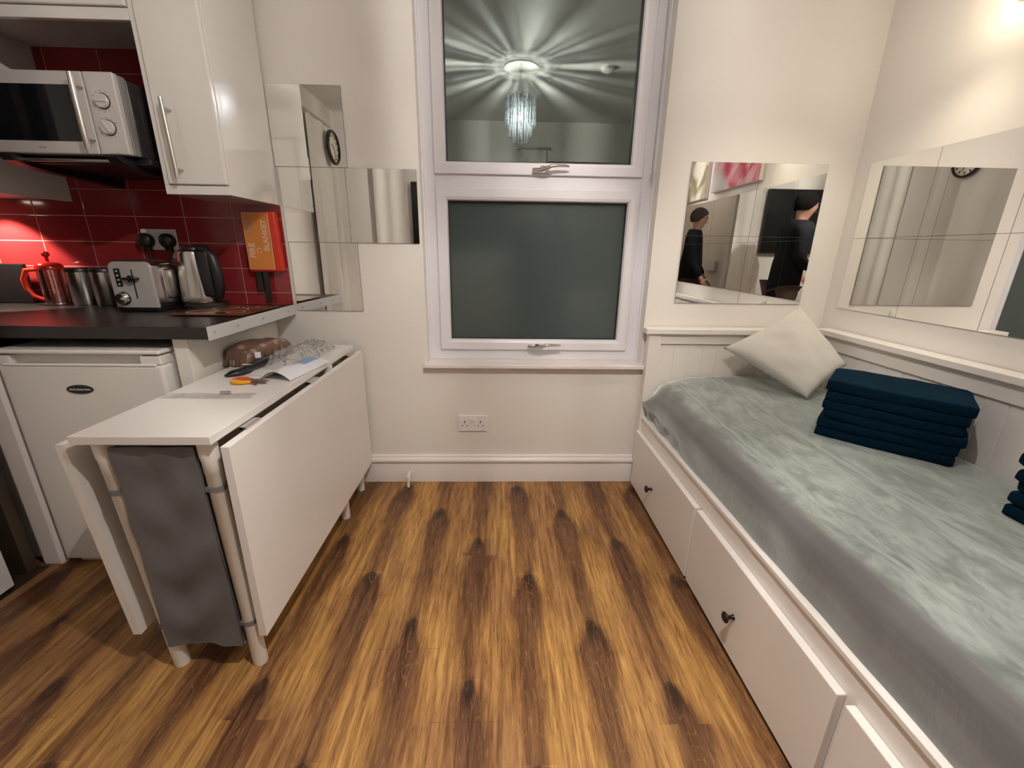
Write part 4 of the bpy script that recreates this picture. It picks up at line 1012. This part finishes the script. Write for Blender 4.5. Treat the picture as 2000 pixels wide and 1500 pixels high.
def person(loc, rot, scale, label, hair, arms, lean=0., cap=False):
    """figure standing at origin, facing +Y, 1.72 m tall"""
    P = thing('person', loc, label, 'person'); P.rotation_euler = (0, 0, rot); P.scale = (scale,)*3
    ly = lean
    V = [(0, 0, .93), (0, .005+ly*.2, 1.10), (0, .0+ly*.5, 1.28), (0, -.01+ly*.8, 1.40), (0, 0.+ly, 1.47), (0, .015+ly, 1.53), (0, .025+ly*1.1, 1.60), (0, .02+ly*1.1, 1.67)]
    Rr = [(.14, .11), (.13, .10), (.15, .11), (.12, .09), .052, (.058, .066), (.075, .092), (.062, .075)]
    E = [(i, i+1) for i in range(7)]
    def add(p, r_, frm):
        V.append(p); Rr.append(r_); E.append((frm, len(V)-1)); return len(V)-1
    # nose and ears
    add((0, .118+ly*1.1, 1.595), .012, 6); add((.082, .01+ly*1.1, 1.60), .012, 6); add((-.082, .01+ly*1.1, 1.60), .012, 6)
    hands = []
    for s in (-1, 1):
        k = add((s*.10, -.01+ly*.8, 1.405), .060, 3); k = add((s*.185, -.01+ly*.8, 1.385), .055, k)
        el, wr_ = arms[0 if s < 0 else 1]
        el = Vector(el); wr_ = Vector(wr_)
        k = add(tuple(el), .040, k); k = add(tuple(wr_), .026, k)
        dv = (wr_-el).normalized(); side = dv.cross(Vector((s, 0, 0))).normalized() if abs(dv.x) < .8 else Vector((0, 0, 1))
        palm = wr_+dv*.055; k2 = add(tuple(palm), (.036, .016), k)
        lat = side
        fl = (.070, .080, .084, .076)
        nn = dv.cross(lat).normalized()
        for q_ in range(4):
            b0_ = palm+dv*.035+lat*(q_-1.5)*.0175
            a_ = add(tuple(b0_), .009, k2); b_ = add(tuple(b0_+dv*fl[q_]*.5+nn*.006*s), .008, a_); add(tuple(b0_+dv*fl[q_]*.85+nn*.022*s), .007, b_)
        a_ = add(tuple(wr_+dv*.03+lat*-.032), .010, k2); add(tuple(wr_+dv*.065+lat*-.052), .008, a_)
        hands.append((el, wr_))
        k = add((s*.09, 0, .88), .085, 0); k = add((s*.10, .01, .50), .055, k); k = add((s*.105, -.01, .10), .035, k); add((s*.115, .11, .035), (.035, .025), k)
    skinmesh('body', V, E, Rr, 'skin', P)
    # jacket
    V2 = [(0, -.0, .74), (0, .0, .93), (0, .005+ly*.2, 1.10), (0, ly*.5, 1.28), (0, -.01+ly*.8, 1.40), (0, -.005+ly, 1.475)]
    R2 = [(.185, .15), (.18, .145), (.17, .14), (.185, .145), (.15, .12), (.075, .075)]; E2 = [(i, i+1) for i in range(5)]
    for si, s in enumerate((-1, 1)):
        el, wr_ = hands[si]
        V2 += [(s*.16, -.01+ly*.8, 1.39), (s*.20, -.01+ly*.8, 1.37), tuple(el), tuple(el.lerp(wr_, .93))]; R2 += [.085, .080, .060, .046]
        n = len(V2); E2 += [(4, n-4), (n-4, n-3), (n-3, n-2), (n-2, n-1)]
    skinmesh('jacket', V2, E2, R2, 'jacket', P, 1)
    V3 = [(0, 0, .93)]; R3 = [(.155, .125)]; E3 = []
    for s in (-1, 1):
        V3 += [(s*.09, 0, .84), (s*.10, .012, .50), (s*.105, -.008, .09)]; R3 += [.105, .078, .068]; n = len(V3); E3 += [(0, n-3), (n-3, n-2), (n-2, n-1)]
    skinmesh('trousers', V3, E3, R3, 'trouser', P)
    for s in (-1, 1):
        skinmesh('shoe', [(s*.105, -.035, .05), (s*.11, .05, .045), (s*.118, .15, .032)], [(0, 1), (1, 2)], [(.045, .045), (.047, .04), (.038, .028)], 'shoe', P)
    # hair as a fitted cap
    m = MB(); hc = Vector((0, .012+ly*1.1, 1.625))
    def hf(a, b):
        th = a*2*PI; ph = b*PI*.5; front = math.sin(th)
        lim = .60+.42*(1-max(0, front))*(1 if not cap else .8)
        ph = b*PI*.5*lim*1.35
        rx, ry, rz = .088, .108, .108
        return hc+Vector((rx*math.sin(ph)*math.cos(th), ry*math.sin(ph)*math.sin(th), rz*math.cos(ph)))*(1+.02*noise.noise(Vector((th*3, ph*5, 1))))
    m.grid(25, 12, hf); m.grid(25, 12, lambda a, b: hc+(Vector(hf(a, b))-hc)*.93)
    o = m.done('hair', hair, None, 180); o.parent = P
    # eyes, mouth
    for s in (-1, 1):
        o = MB().ball((s*.030, .103+ly*1.1, 1.612), .0085, 10).done('eye', 'tvscreen', None, 60); o.parent = P
    o = MB().tube([(-.024, .104+ly*1.1, 1.553), (0, .112+ly*1.1, 1.550), (.024, .104+ly*1.1, 1.553)], .004, 6).done('mouth', 'redtr', None, 60); o.parent = P
    return P
# photographer side-on, head bent to the left, holding the phone out of sight
person((.30, -.23, 0), math.radians(78), 1.0, 'person in dark jacket with dark hair, bent slightly forward, nearest the mirrors', 'hairdark',
       (((-.25, .02, 1.12), (-.20, .20, .98)), ((.235, .0, 1.12), (.14, .19, 1.04))), .05)
person((.72, -1.45, 0), math.radians(62), .98, 'grey-haired person in black jacket standing back in the hallway', 'hairgrey',
       (((-.25, .02, 1.12), (-.22, .16, .90)), ((.25, .02, 1.12), (.22, .16, .90))), .02)
